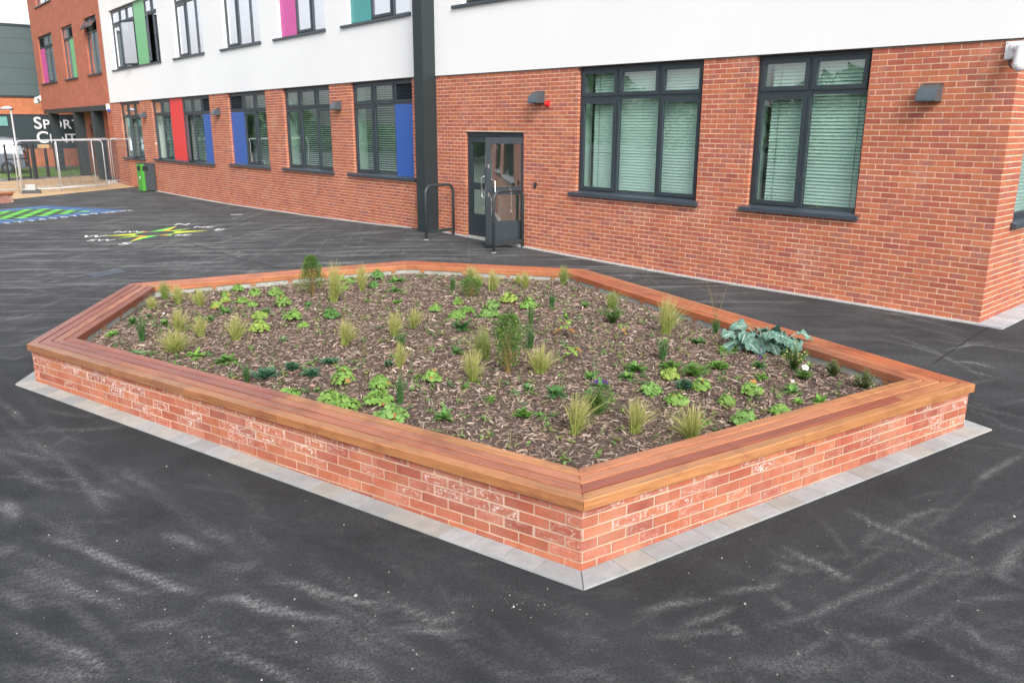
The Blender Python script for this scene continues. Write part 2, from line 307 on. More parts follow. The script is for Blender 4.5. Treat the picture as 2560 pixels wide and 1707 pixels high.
def paver_mat():
    m,n,b=mat('concrete_paver'); p=pos(n); c=attr(n,'fc').outputs['Color']; g=noise(n,120,4,.7,vec=p); st=noise(n,9,4,.6,vec=p)
    x=n.nodes.new('ShaderNodeVectorMath'); x.operation='SCALE'; n.links.new(c,x.inputs[0]); n.links.new(math_(n,'MULTIPLY',mapr(n,g,.3,.7,.86,1.12),mapr(n,st,.3,.7,.88,1.1)),x.inputs['Scale'])
    n.links.new(mixc(n,mapr(n,noise(n,300,1,vec=p),.76,.8,0,.7),x.outputs[0],(.12,.12,.12)),b.inputs['Base Color']); b.inputs['Roughness'].default_value=.9; bump(n,b,g,.5,.004); return m
M_PAVER=paver_mat()
PLANTS = [
('S', -4.47, 9.89, 0.188, 0.137, 'small tan feather grass tuft in the back left corner below the mitred bench'),
('G', -4.57, 10.55, 0.249, 0.178, 'dark green leaning grass tuft against the back left bench corner'),
('S', -4.28, 10.25, 0.243, 0.173, 'pale feather grass tuft just right of the dark green tuft in the back left corner'),
('S', -3.92, 10.04, 0.238, 0.185, 'yellow feather grass tuft growing in front of a lime clump near the back left'),
('S', -3.41, 7.96, 0.243, 0.359, 'broad flopped feather grass mound, widest tuft at the left end of the bed'),
('S', -3.66, 8.68, 0.277, 0.175, 'tall feather grass tuft directly behind the broad flopped mound at the left'),
('S', -3.34, 8.5, 0.231, 0.145, 'feather grass tuft between the flopped mound and the full round tuft on the left'),
('S', -2.92, 8.35, 0.28, 0.207, 'full rounded golden green feather grass tuft standing alone in the left third'),
('K', -3.89, 8.31, 0.292, 0.142, 'dark upright spiky stems near the left tip of the bed'),
('K', -2.37, 6.97, 0.192, 0.077, 'short dark spiky stems close to the front bench left of the board joint'),
('S', -2.29, 10.26, 0.505, 0.216, 'tallest feather grass beside the conical bush at the back'),
('S', -2.07, 11.03, 0.366, 0.17, 'pale feather grass leaning right at the back bench, right of the conical bush'),
('S', -1.73, 8.16, 0.288, 0.198, 'golden feather grass tuft alone in the open mulch left of centre'),
('S', -1.27, 8.49, 0.273, 0.157, 'feather grass, left one of the pair at the middle of the bed'),
('S', -1.1, 8.84, 0.245, 0.138, 'short golden feather grass, right one of the pair at the middle of the bed'),
('K', -1.12, 7.98, 0.211, 0.102, 'dark spiky stems just in front of the paired feather grasses'),
('S', -1.05, 7.32, 0.249, 0.105, 'narrow straw coloured grass in the line of three tufts left of the big box shrub'),
('K', -0.92, 6.38, 0.286, 0.102, 'tallest dark green spiky stems above the large lime clumps at the front bench'),
('K', -0.81, 10.98, 0.253, 0.108, 'dark narrow spiky stems by the back bench left of the round shrub'),
('S', -0.63, 11.98, 0.224, 0.217, 'green grass tuft overhanging the back bench above the round shrub'),
('S', -0.47, 11.42, 0.197, 0.144, 'small olive grass tuft touching the round shrub on its right'),
('S', -0.27, 11.06, 0.287, 0.201, 'tan feather grass tuft to the right of the round shrub at the back'),
('S', 0.08, 11.57, 0.166, 0.129, 'small tan tuft, left of the close pair at the back bench'),
('S', 0.18, 11.26, 0.243, 0.142, 'taller tan tuft, right of the close pair at the back bench'),
('G', 0.73, 11.56, 0.283, 0.161, 'green grass tuft bending right in the back right bench bend'),
('K', 0.49, 9.9, 0.23, 0.098, 'dark spiky stems in open mulch below the back right bend'),
('G', 1.24, 9.99, 0.246, 0.169, 'green feather grass blown right over a leafy herb at the right'),
('S', 1.68, 8.68, 0.419, 0.246, 'large wind blown feather grass overhanging the right hand bench'),
('K', 1.46, 7.63, 0.247, 0.131, 'dark thin spiky stems below the large wind blown feather grass'),
('K', 2.26, 8.81, 0.206, 0.1, 'dark rush tuft with tall seed stalks at the right bench left of the kale'),
('G', -0.27, 7.68, 0.317, 0.22, 'green feather grass leaning on the left side of the big box shrub'),
('S', -0.35, 6.93, 0.309, 0.19, 'straw gold feather grass in front left of the big box shrub'),
('S', 0.25, 7.15, 0.276, 0.247, 'forked golden feather grass right of the big box shrub'),
('K', 0.19, 7.99, 0.282, 0.114, 'dark blue green spiky stems touching the right side of the big box shrub'),
('K', 0.21, 8.96, 0.235, 0.089, 'slim dark stems rising behind the big box shrub'),
('S', 0.47, 5.7, 0.32, 0.173, 'large green feather grass near the front, left of three by the front corner'),
('S', 0.92, 5.75, 0.284, 0.156, 'large green feather grass near the front, middle of three by the front corner'),
('S', 1.33, 5.66, 0.28, 0.236, 'large feather grass with flopped straw skirt, right of three by the front corner'),
('L', -3.76, 11.0, 0.104, 0.151, 'lime leafy clump nearest the back bench left of the conical bush'),
('L', -3.81, 10.67, 0.067, 0.114, 'tiny lime clump with orange tint behind the back left tufts'),
('L', -3.66, 10.21, 0.081, 0.125, 'lime clump between the small yellow tuft and the middle of the left part'),
('L', -3.65, 9.85, 0.094, 0.136, 'bright yellow lime clump in front of the orange tinted clump'),
('L', -3.43, 10.17, 0.072, 0.14, 'flat lime clump between the bright yellow clump and the pinkish one'),
('L', -3.23, 9.95, 0.058, 0.112, 'lime clump with pinkish orange leaves left of the conical bush'),
('L', -3.41, 10.14, 0.066, 0.114, 'lime clump immediately left of the pinkish one'),
('L', -3.42, 10.66, 0.1, 0.15, 'domed lime clump below the back bench left of the conical bush'),
('L', -3.13, 10.6, 0.115, 0.193, 'wide domed lime clump just left of the conical bush'),
('L', -2.86, 9.95, 0.13, 0.196, 'two layered lime clump below the wide domed clump'),
('L', -2.53, 9.19, 0.127, 0.208, 'green lime clump, broadest in the left centre mulch'),
('L', -2.97, 9.35, 0.068, 0.172, 'yellow lime clump directly above another clump beside the round golden tuft'),
('L', -2.77, 8.68, 0.127, 0.197, 'yellow lime clump beside the round golden feather grass'),
('L', -2.35, 8.91, 0.045, 0.126, 'flat wispy lime clump under the broadest left centre clump'),
('L', -2.12, 9.31, 0.122, 0.171, 'darker green heart leaved clump between conical bush and golden tuft'),
('L', -2.52, 11.79, 0.085, 0.148, 'lime clump behind the tallest feather grass at the back bench'),
('L', -2.31, 11.51, 0.099, 0.145, 'pale lime clump between the two back feather grasses'),
('L', -2.0, 11.95, 0.137, 0.2, 'deep green domed clump against the back bench bend'),
('L', -1.94, 11.25, 0.081, 0.142, 'lime clump just below the deep green domed clump'),
('L', -2.34, 11.13, 0.064, 0.125, 'small lime clump right of the foot of the tallest feather grass'),
('L', -0.68, 10.1, 0.08, 0.121, 'lime clump below the narrow spiky stems near the round shrub'),
('L', -0.94, 9.72, 0.085, 0.123, 'single lime clump in open mulch right of centre back'),
('L', -0.54, 9.67, 0.091, 0.164, 'lime clump with red leaf edges below the round shrub'),
('L', -0.65, 9.36, 0.095, 0.185, 'lime clump touching a big green rosette right of centre'),
('L', -0.27, 9.42, 0.11, 0.226, 'wide pale lime clump, lower left of the group of four'),
('L', -0.24, 9.89, 0.108, 0.167, 'pale lime clump, middle left of the group of four'),
('L', -0.04, 10.23, 0.111, 0.23, 'bright lime clump, top of the group of four'),
('L', 0.2, 9.89, 0.129, 0.209, 'round lime clump with rush stems in front, right of the group of four'),
('L', -1.48, 6.84, 0.163, 0.188, 'tall lime clump near the front bench left of the straw grass'),
('L', -1.15, 6.78, 0.111, 0.176, 'lime clump with one red leaf, upper of three near the front bench'),
('L', -1.1, 6.38, 0.124, 0.232, 'big lime clump, middle of three near the front bench'),
('L', -0.94, 5.99, 0.135, 0.262, 'largest lime clump pressed against the front bench'),
('L', -1.49, 6.39, 0.105, 0.232, 'long low lime clump at the front bench, left half of the pair'),
('L', -1.33, 6.26, 0.112, 0.2, 'long low lime clump at the front bench, right half of the pair'),
('L', -1.91, 6.63, 0.064, 0.182, 'low lime clump at the front bench beside the board joint'),
('L', -0.71, 6.9, 0.113, 0.149, 'lime clump with orange corner standing alone before the box shrub'),
('L', 1.42, 7.02, 0.094, 0.162, 'yellow lime clump with brown leaf tips right of centre front'),
('L', 1.19, 6.64, 0.089, 0.182, 'domed lime clump above the middle large feather grass'),
('L', 1.36, 6.38, 0.095, 0.176, 'lime clump behind the grass with the straw skirt'),
('L', 1.63, 6.71, 0.11, 0.165, 'lime clump with brown spots beside the blue green ferny plant'),
('L', 2.04, 6.6, 0.116, 0.17, 'domed lime clump alone between the kale and the right front bench'),
('L', 1.78, 6.41, 0.068, 0.132, 'small lime clump left of the domed one at the right front'),
('L', 1.8, 5.95, 0.127, 0.195, 'large lime clump against the right front bench'),
('L', 2.15, 6.18, 0.088, 0.159, 'lime clump with dark heart against the right front bench'),
('R', -4.35, 9.09, 0.145, 0.154, 'green bushy leaf plant near the left tip of the bed behind the dark stems'),
('R', -4.36, 8.61, 0.082, 0.147, 'bright green leaf plant nearest the left tip of the bed'),
('R', -3.94, 9.01, 0.129, 0.139, 'green leaf plant with one small white bloom left of the tall tuft'),
('R', -3.73, 7.87, 0.063, 0.172, 'grey green low rosette touching the front bench near the left tip'),
('R', -3.11, 7.73, 0.112, 0.181, 'bright green strappy rosette right of the broad flopped mound'),
('R', -2.75, 7.59, 0.098, 0.225, 'large strappy rosette by the front bench left part'),
('R', -3.22, 7.5, 0.042, 0.117, 'tiny green rosette at the front bench left of the strappy ones'),
('R', -2.88, 7.29, 0.071, 0.08, 'small upright green rosette at the front bench edge'),
('R', -3.45, 9.59, 0.091, 0.162, 'ferny green rosette in the left part behind the round golden tuft'),
('R', -3.74, 9.47, 0.06, 0.102, 'small green rosette left of the ferny one'),
('R', -3.52, 9.24, 0.073, 0.128, 'green rosette between two feather grasses at the left'),
('R', -4.34, 9.51, 0.053, 0.088, 'tiny green rosette under the back left bench corner'),
('R', -2.97, 9.63, 0.07, 0.149, 'dark green ferny rosette left of the two layered lime clump'),
('R', -2.56, 10.01, 0.058, 0.141, 'dark wiry rosette below the foot of the conical bush'),
('R', -2.4, 8.27, 0.085, 0.129, 'grey green toothed rosette alone in the left centre mulch'),
('R', -1.59, 10.88, 0.079, 0.183, 'strappy green rosette behind the centre right of the tan leaning tuft'),
('R', -1.69, 11.69, 0.084, 0.277, 'sprawling twiggy green plant near the back bench bend'),
('R', -1.47, 10.21, 0.081, 0.143, 'bright starry rosette behind the paired feather grasses'),
('R', -1.88, 10.26, 0.067, 0.101, 'small leafy rosette right of the tallest feather grass foot'),
('R', -1.36, 12.15, 0.052, 0.135, 'flat dark rosette right under the back bench bend'),
('T', -2.05, 7.29, 0.075, 0.147, 'blue green low herb, left of three in a row by the front bench'),
('T', -1.82, 7.11, 0.084, 0.164, 'blue green low herb, middle of three in a row by the front bench'),
('T', -2.24, 7.09, 0.095, 0.235, 'blue green wide herb nearest the front bench left of the joint'),
('T', -1.74, 7.47, 0.055, 0.161, 'blue green low herb, right of three in a row'),
('T', -1.16, 7.33, 0.076, 0.074, 'blue green upright herb left of the straw coloured grass'),
('R', -0.55, 8.8, 0.141, 0.262, 'big dark green rosette right of the paired feather grasses'),
('R', -0.55, 7.8, 0.103, 0.145, 'strappy dark rosette left of the leaning green feather grass'),
('R', -0.53, 6.02, 0.099, 0.167, 'large glossy rosette nearest the front bench in the middle'),
('R', -0.41, 6.73, 0.07, 0.117, 'leafy green rosette under the straw gold feather grass'),
('R', -0.18, 6.39, 0.096, 0.111, 'yellow green leafy rosette in front of the box shrub'),
('R', 0.91, 10.05, 0.073, 0.155, 'green rosette in open mulch at the back right'),
('R', 0.62, 9.38, 0.075, 0.119, 'dark green rosette behind the yellow oak like seedling'),
('R', 0.91, 9.11, 0.046, 0.077, 'tiny green rosette right of the oak like seedling'),
('R', 0.71, 7.04, 0.084, 0.152, 'strappy green rosette below the heart leaved seedling'),
('R', 1.15, 7.27, 0.129, 0.209, 'broad ferny rosette right of centre, largest of its kind'),
('R', 1.04, 7.0, 0.093, 0.161, 'pale green spreading rosette touching the broad ferny one'),
('F', 1.5, 7.35, 0.087, 0.2, 'feathery bright green ferny mound under the dark spiky stems'),
('F', 1.66, 7.12, 0.116, 0.215, 'feathery bright green ferny mound, larger one to the right'),
('F', 1.5, 6.75, 0.09, 0.166, 'blue green feathery mound between two lime clumps'),
('R', 0.14, 6.68, 0.08, 0.116, 'dark leafy herb in front of the forked golden grass'),
('R', 0.37, 6.52, 0.107, 0.189, 'dark green sprawling herb left of the purple flowered one'),
('V', 0.77, 6.75, 0.08, 0.176, 'strappy green rosette with tiny violet flowers right of centre front'),
('F', 0.09, 6.05, 0.073, 0.123, 'feathery green seedling patch near the front bench'),
('R', 0.23, 6.07, 0.05, 0.133, 'low leafy green plant left of the large green feather grass'),
('H', 0.67, 6.09, 0.256, 0.293, 'wide tangled green herb between the two large front feather grasses'),
('R', 1.96, 8.3, 0.073, 0.154, 'green rosette right of the dark thin stems'),
('O', 0.57, 8.54, 0.175, 0.23, 'yellow green oak like seedling with big lobed leaves'),
('O', 0.57, 7.6, 0.134, 0.218, 'seedling with bright heart leaves on dark stalks'),
('H', 1.16, 9.16, 0.227, 0.259, 'leafy herb under the green blown feather grass at the right'),
('O', 1.18, 8.45, 0.149, 0.144, 'upright leafy seedling with one rusty leaf right of centre'),
('V', 2.35, 7.43, 0.13, 0.189, 'dark rosette with a purple flower spike under the kale'),
('R', 2.26, 7.07, 0.087, 0.144, 'bright green low rosette in front of the purple spike plant'),
('R', 1.97, 8.32, 0.05, 0.154, 'small green rosette left of the kale'),
('R', 2.19, 8.0, 0.083, 0.189, 'yellow green low weeds at the foot of the kale'),
('H', 2.67, 7.41, 0.272, 0.201, 'tall branching green herb with tiny yellow buds in front of the kale'),
('R', 2.42, 6.72, 0.095, 0.161, 'green leaf plant below the white flower'),
('H', 2.65, 7.08, 0.099, 0.132, 'small reddish stemmed plant with one large white flower'),
('H', 2.96, 7.2, 0.164, 0.147, 'young rose stems with brown seed head at the right bench'),
('H', 3.09, 6.83, 0.192, 0.152, 'young rose stems nearest the right tip of the bed'),
('R', 2.57, 6.47, 0.126, 0.166, 'yellowing leafy plant at the right front bench'),
('R', 2.38, 6.45, 0.068, 0.1, 'small green leaf plant left of the yellowing one'),
('F', 1.94, 7.36, 0.077, 0.187, 'wispy green feathery patch left below the kale'),
('C', -2.66, 10.68, 0.509, 0.299, 'conical evergreen bush rising above the back bench'),
('D', -0.54, 10.61, 0.245, 0.268, 'small round grey green shrub near the back bench'),
('X', -0.03, 7.15, 0.54, 0.288, 'big upright box shrub with bare yellow stems in the middle of the bed'),
('Q', 2.59, 8.11, 0.296, 0.848, 'large sprawling blue green sea kale with wavy leaves by the right bench'),
]

# ---------------------------------------------------------------- asphalt sheet
def px2g(px,py,z=0.04):
    d=_F+R2*((px-1280)/FPX)-U2*((py-853.5)/FPX); t=(z-CAMH)/d.z
    return (d.x*t,d.y*t)
A7=(0,1100,.5102); A8=(1600,1000,.4509); A1=(0,620,.3061); A4=(1700,680,.33163); A9=(200,380,.18707)
STR=[(A7,[(220,460),(330,480),(480,540),(620,600),(750,650),(860,700),(960,715)],18,.9),(A7,[(260,640),(340,690),(440,740),(590,775)],16,.65),(A7,[(500,650),(600,690),(750,730)],12,.5),
(A7,[(800,440),(900,470),(1010,520)],22,.55),(A7,[(990,420),(1100,455),(1150,470)],9,.4),(A7,[(1030,750),(1160,740),(1300,790),(1450,820),(1720,850)],24,.8),(A7,[(1300,660),(1450,665),(1560,710),(1700,745),(1850,770),(1900,800)],15,.9),
(A7,[(1880,760),(2000,790),(2130,850),(2200,830),(2300,820)],13,.75),(A7,[(1890,880),(2050,890),(2200,900),(2352,925)],22,.7),(A7,[(0,860),(200,940),(350,1000),(480,1060)],26,.5),(A7,[(1000,960),(1150,1010),(1300,1070),(1420,1130),(1500,1190)],17,.65),
(A7,[(1600,1020),(1700,1050),(1850,1090)],28,.4),(A7,[(0,280),(40,320),(80,370)],30,.75),(A7,[(430,230),(600,275)],12,.5),(A7,[(120,600),(180,650),(260,690)],8,.4),(A7,[(600,150),(780,245)],9,.4),(A7,[(0,720),(150,800)],8,.5),(A7,[(0,1090),(300,1100),(560,1130)],40,.35),
(A7,[(0,520),(60,520)],40,.45),(A7,[(600,890),(750,870),(900,860)],40,.35),(A7,[(1060,590),(1200,600),(1260,560)],30,.3),(A7,[(1380,880),(1500,940)],16,.35),(A7,[(250,960),(420,1020),(520,1100)],6,.6),
(A8,[(440,1035),(600,1010),(720,1000),(800,965)],20,.75),(A8,[(0,1130),(120,1100),(250,1080),(410,1070)],22,.85),(A8,[(60,1265),(300,1250),(480,1230)],20,.6),(A8,[(460,1190),(575,1262)],6,1.),(A8,[(210,1222),(400,1160),(520,1108)],8,.8),
(A8,[(800,795),(1000,890),(1185,975)],4,1.),(A8,[(1160,600),(1340,690),(1450,730),(1660,825)],6,.9),(A8,[(1660,825),(1920,930)],6,.45),(A8,[(1390,710),(1500,640),(1640,600),(1760,612)],13,.5),(A8,[(1860,465),(1950,400),(2129,310)],14,.7),
(A8,[(750,870),(885,930)],5,.7),(A8,[(700,1222),(950,1160),(1200,1050),(1400,990),(1700,850)],9,.45),(A8,[(2129,760),(2050,870),(1990,950),(2110,1000)],30,.5),(A8,[(1830,790),(1920,740),(2129,660)],7,.5),(A8,[(740,1060),(870,1140)],5,.55),
(A8,[(1120,1250),(1300,1310),(1400,1290)],28,.4),(A8,[(1860,1300),(2129,1420)],11,.35),(A8,[(500,1400),(900,1440),(1200,1400)],55,.25),(A8,[(240,1495),(330,1530)],6,.9),(A8,[(840,905),(980,915)],14,.5),(A8,[(1100,860),(1200,820)],18,.3),
(A1,[(200,355),(400,290),(600,240),(800,212),(1000,170),(1500,120),(2280,80)],9,.8),(A1,[(0,610),(200,572),(330,535)],8,.7),(A1,[(0,265),(110,240),(500,260),(640,250)],9,.5),(A1,[(0,60),(300,20),(500,-20)],8,.7),(A1,[(100,130),(500,90),(1000,30),(1300,-30)],9,.6),
(A1,[(0,420),(300,405),(650,340)],10,.5),(A1,[(30,330),(350,225),(560,160)],8,.5),(A1,[(1250,60),(1500,40),(1700,75)],10,.7),(A1,[(900,330),(1100,270)],8,.5),(A1,[(60,0),(300,120),(420,200)],6,.35),(A1,[(0,1270),(100,1340),(220,1460)],14,.7),(A1,[(0,900),(120,930),(200,900)],10,.6),
(A1,[(1200,140),(1500,160),(2000,120)],8,.5),(A1,[(1600,30),(2000,80),(2280,60)],10,.6),
(A4,[(2000,640),(2180,600),(2352,610)],16,.7),(A4,[(1880,560),(2100,590),(2352,580)],12,.5),(A4,[(2050,720),(2200,730),(2352,765)],16,.7),(A4,[(2150,780),(2352,835)],14,.6),(A4,[(2180,1010),(2352,1060)],14,.4),(A4,[(1500,500),(1800,600),(2050,700)],14,.3),
(A9,[(0,1290),(400,1225),(800,1165)],5,.9),(A9,[(0,1340),(600,1250),(1000,1200)],4,.6),(A9,[(0,1020),(300,1060),(650,1060)],9,.5),(A9,[(1300,1180),(1700,1270),(2000,1370)],10,.4),(A9,[(930,1340),(1200,1300),(1500,1350)],14,.5)]
def spaced(a,b,h0,cen0,cen1,g):
    pts=list(np.arange(cen0,cen1+1e-6,h0)); h=h0
    while pts[-1]<b: h*=g; pts.append(min(b,pts[-1]+h))
    h=h0
    while pts[0]>a: h*=g; pts.insert(0,max(a,pts[0]-h))
    return np.array(pts)
gx=spaced(-260,260,.038,-6.2,6.4,1.045); gy=spaced(-160,320,.038,1.7,13.0,1.03)
GX,GY=np.meshgrid(gx,gy); GZ=gzs(GX,GY)
inp=np.zeros_like(GX)
dust=np.zeros_like(GX)
_r=np.random.default_rng(21); _A0=(0,0,1.)
for _i in range(430):
    if _i<150: x,y,an,L,w=_r.uniform(-50,1450),_r.uniform(1120,1707),_r.normal(.42,.16),_r.uniform(60,330),_r.uniform(2,9)
    elif _i<250: x,y,an,L,w=_r.uniform(1350,2560),_r.uniform(1180,1707),(_r.normal(-.38,.15) if _r.random()<.6 else _r.normal(.45,.12)),_r.uniform(60,300),_r.uniform(2,7)
    elif _i<370: x,y,an,L,w=_r.uniform(-60,1000),_r.uniform(560,880),_r.normal(-.13,.09),_r.uniform(60,420),_r.uniform(1.2,4)
    elif _i<400: x,y,an,L,w=_r.uniform(-60,260),_r.uniform(850,1200),_r.normal(.15,.4),_r.uniform(60,260),_r.uniform(2,7)
    else: x,y,an,L,w=_r.uniform(2000,2560),_r.uniform(780,1160),_r.normal(.16,.1),_r.uniform(100,420),_r.uniform(2,7)
    cv=_r.normal(0,.25); P=[(x,y)]
    for _k in range(5): an+=cv/5; P.append((P[-1][0]+math.cos(an)*L/5,P[-1][1]+math.sin(an)*L/5))
    STR.append((_A0,P,w,_r.uniform(.08,.5)*(.62 if _i<250 else 1)))
for cr,pl,w,k in STR:
    P=[px2g(cr[0]+x*cr[2],cr[1]+y*cr[2],.05) for x,y in pl]
    ns=len(P)-1
    for si,((x0,y0),(x1,y1)) in enumerate(zip(P[:-1],P[1:])):
        dd=math.hypot((x0+x1)/2,(y0+y1)/2,2.6); wm=max(w*cr[2]*dd/FPX*1.0,.022)
        mg=wm*2.6+.03; i0,i1=np.searchsorted(gx,[min(x0,x1)-mg,max(x0,x1)+mg]); j0,j1=np.searchsorted(gy,[min(y0,y1)-mg,max(y0,y1)+mg]); sl=(slice(j0,j1),slice(i0,i1)); X_,Y_=GX[sl],GY[sl]
        if X_.size==0: continue
        L2=(x1-x0)**2+(y1-y0)**2+1e-9; t=np.clip(((X_-x0)*(x1-x0)+(Y_-y0)*(y1-y0))/L2,0,1)
        r=np.hypot(X_-(x0+t*(x1-x0)),Y_-(y0+t*(y1-y0))); g_=(si+t)/ns; dust[sl]=np.maximum(dust[sl],k*np.exp(-(r/wm)**2)*np.clip(np.sin(np.pi*np.clip(g_,0.04,.96))**.6,0,1))
_ed=np.full_like(GX,9.); _H=[(-4.846,7.868),(.424,4.392),(3.975,6.676),(1.115,12.353),(-1.701,13.105),(-5.261,11.057)]
for _i in range(6):
    (x0,y0),(x1,y1)=_H[_i],_H[(_i+1)%6]; L2=(x1-x0)**2+(y1-y0)**2; t=np.clip(((GX-x0)*(x1-x0)+(GY-y0)*(y1-y0))/L2,0,1); _ed=np.minimum(_ed,np.hypot(GX-(x0+t*(x1-x0)),GY-(y0+t*(y1-y0))))
fresh=np.clip(_ed/1.3,0,1)
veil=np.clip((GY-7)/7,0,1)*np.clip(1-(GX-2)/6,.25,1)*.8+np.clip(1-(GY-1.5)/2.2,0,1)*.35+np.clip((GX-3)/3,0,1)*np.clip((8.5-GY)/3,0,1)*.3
ny,nx=GX.shape
V=np.stack([GX.ravel(),GY.ravel(),GZ.ravel()],1)
idx=np.arange(nx*ny).reshape(ny,nx); Fq=np.stack([idx[:-1,:-1],idx[:-1,1:],idx[1:,1:],idx[1:,:-1]],-1).reshape(-1,4)
me=bpy.data.meshes.new('asphalt_ground'); me.vertices.add(len(V)); me.vertices.foreach_set('co',V.ravel()); me.loops.add(Fq.size); me.loops.foreach_set('vertex_index',Fq.ravel())
me.polygons.add(len(Fq)); me.polygons.foreach_set('loop_start',np.arange(len(Fq))*4); me.polygons.foreach_set('loop_total',np.full(len(Fq),4)); me.update(calc_edges=True); me.validate()
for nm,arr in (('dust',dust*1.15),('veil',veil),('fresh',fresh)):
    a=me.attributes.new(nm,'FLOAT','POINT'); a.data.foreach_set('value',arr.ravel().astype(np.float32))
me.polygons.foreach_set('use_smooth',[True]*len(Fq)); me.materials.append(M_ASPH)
add('asphalt_ground',me,kind='structure',label='dusty black asphalt playground with pale swirling sweep marks')

def sheet(name,poly,m,dz,step=1.2,**kw):
    """polygon draped on the ground, fan strips of quads between two opposite sides (poly = quad)"""
    mb=MB(); a,b,c,d=[Vector((*p,0)) for p in poly]
    nu=max(1,int((b-a).length/step)); nv=max(1,int((d-a).length/step))
    def q(u,v):
        p=(a*(1-u)+b*u)*(1-v)+(d*(1-u)+c*u)*v; return (p.x,p.y,gz(p.x,p.y)+dz)
    for i in range(nu):
        for j in range(nv): mb.face([q(i/nu,j/nv),q((i+1)/nu,j/nv),q((i+1)/nu,(j+1)/nv),q(i/nu,(j+1)/nv)])
    return mb.obj(name,m,None,None,**kw)
# counter-clockwise seen from above
sheet('tan_paving',[(-19.2,26.6),(-16.65,36.6),(-22.4,44.6),(-26.0,35.8)],M_TAN,.008,kind='structure',label='sandy resin bound paving beside the building canopy')
sheet('grey_footpath',[(-26.0,35.8),(-21.9,44.2),(-22.8,46.2),(-27.6,37.2)],M_GREY,.008,kind='structure',label='grey footpath between the sandy paving and the lawn')
sheet('lawn',[(-27.6,37.2),(-22.0,46.6),(-27.4,54.4),(-40,42)],M_GRASS,.008,kind='structure',label='strip of lawn in front of the sports building')
sheet('wall_footpath',[(-30.0,50.6),(-26.6,53.4),(-27.3,54.4),(-31.0,52.0)],M_GREY,.016,kind='structure')
sheet('white_kerb',[(-27.0,41.8),(-26.0,41.9),(-24.95,40.6),(-25.5,40.3)],M_CONC,.014,kind='structure')
gb=MB()
for i in range(9000):
    u,v=rng.random(2); a_,b_,c_,d_=[Vector(p) for p in ((-27.4,37.6),(-22.3,46.4),(-27.4,53.8),(-36,43))]
    p=(a_*(1-u)+b_*u)*(1-v)+(d_*(1-u)+c_*u)*v; z=gz(p.x,p.y); an=rng.random()*6.28; w=.012; h=.04+.05*rng.random(); c=(.08+.08*rng.random(),.19+.12*rng.random(),.03+.03*rng.random())
    gb.face([(p.x-w*math.cos(an),p.y-w*math.sin(an),z),(p.x+w*math.cos(an),p.y+w*math.sin(an),z),(p.x+.02*math.sin(an),p.y+.02*math.cos(an),z+h)],c)
gb.obj('grass_blades',M_GRASSB,kind='stuff',category='grass',label='short mown grass on the lawn strip')

# ---------------------------------------------------------------- school building
MR=frame(KX,KY,AR); ML=frame(LX,LY,AL,.006)
MS=frame(KX,KY,AR-math.pi/2+math.pi)      # side wall: x runs back toward the corner, so points on it have x<0
school=empty('school_building',MR,label='three storey red brick and white rendered school building with anthracite windows',category='school building')
ZC,ZCL,TOP=3.623,3.63,12.0
def cells(mb,s0,s1,z0,z1,ops,d=0.,rev=.11,mi=0,seg=None):
    xs=sorted({s0,s1,*[v for o in ops for v in (max(s0,min(s1,o[0])),max(s0,min(s1,o[1])))]}); zs=sorted({z0,z1,*[v for o in ops for v in (max(z0,min(z1,o[2])),max(z0,min(z1,o[3])))]})
    for a,b in zip(xs[:-1],xs[1:]):
        for c,e in zip(zs[:-1],zs[1:]):
            m_,n_=(a+b)/2,(c+e)/2
            if any(o[0]<m_<o[1] and o[2]<n_<o[3] for o in ops): continue
            mb.face([(b,d,c),(a,d,c),(a,d,e),(b,d,e)],uv=[(b,c),(a,c),(a,e),(b,e)],mi=mi)
    for o in ops:
        a,b,c,e=o[:4]; r=d-rev
        for q in ([(a,d,c),(a,r,c),(a,r,e),(a,d,e)],[(b,r,c),(b,d,c),(b,d,e),(b,r,e)],[(a,d,e),(a,r,e),(b,r,e),(b,d,e)],[(b,d,c),(b,r,c),(a,r,c),(a,d,c)]):
            mb.face(q,uv=[(p[1],p[2]) for p in q],mi=mi)
BCOL=[(.43,.133,.070),(.40,.118,.066),(.455,.150,.078),(.365,.103,.068),(.42,.133,.078),(.325,.093,.070)]
def bcol():
    c=BCOL[rng.choice(6,p=[.28,.22,.16,.14,.14,.06])]; k=rng.uniform(.9,1.1); return tuple(v*k for v in c)
def bfx(): return float(rng.choice([0,.35,.9],p=[.55,.2,.25]))
def brick_rects(s0,s1,z0,ztop,ops,phase=0.):
    out=[]; i=0; z=ztop
    while z-.075>z0:
        zb=z-.075; off=phase+(.1125 if i%2 else 0)
        blocks=[(o[0],o[1]) for o in ops if o[2]<zb+.05 and o[3]>zb+.02]
        free=[(s0,s1)]
        for a,b in blocks:
            nf=[]
            for f0,f1 in free:
                if b<=f0 or a>=f1: nf.append((f0,f1)); continue
                if a>f0: nf.append((f0,a))
                if b<f1: nf.append((b,f1))
            free=nf
        for f0,f1 in free:
            k=math.floor((f0-off)/.225)
            while True:
                a=max(f0,off+k*.225); b=min(f1,off+(k+1)*.225); k+=1
                if a>=f1-.012: break
                if b-a<.009: continue
                a2=a+(.0058 if a>f0+1e-4 else (-.003 if f0>s0+1e-4 else 0.)); b2=b-(.0058 if b<f1-1e-4 else (-.003 if f1<s1-1e-4 else 0.))
                out.append((a2,b2,zb+.0062,z-.0062))
        z-=.075; i+=1
    return out
def put_brick(mb,r,d,col,fx,depth=.095,skip=('back',)):
    j=rng.normal(0,.0009,4); dd=d+rng.uniform(-.001,.0015)
    mb.box(r[0]+j[0],r[1]+j[1],d-depth,dd,r[2]+j[2]*.6,r[3]+j[3]*.6,col,fx,skip=skip)
_bm=[]
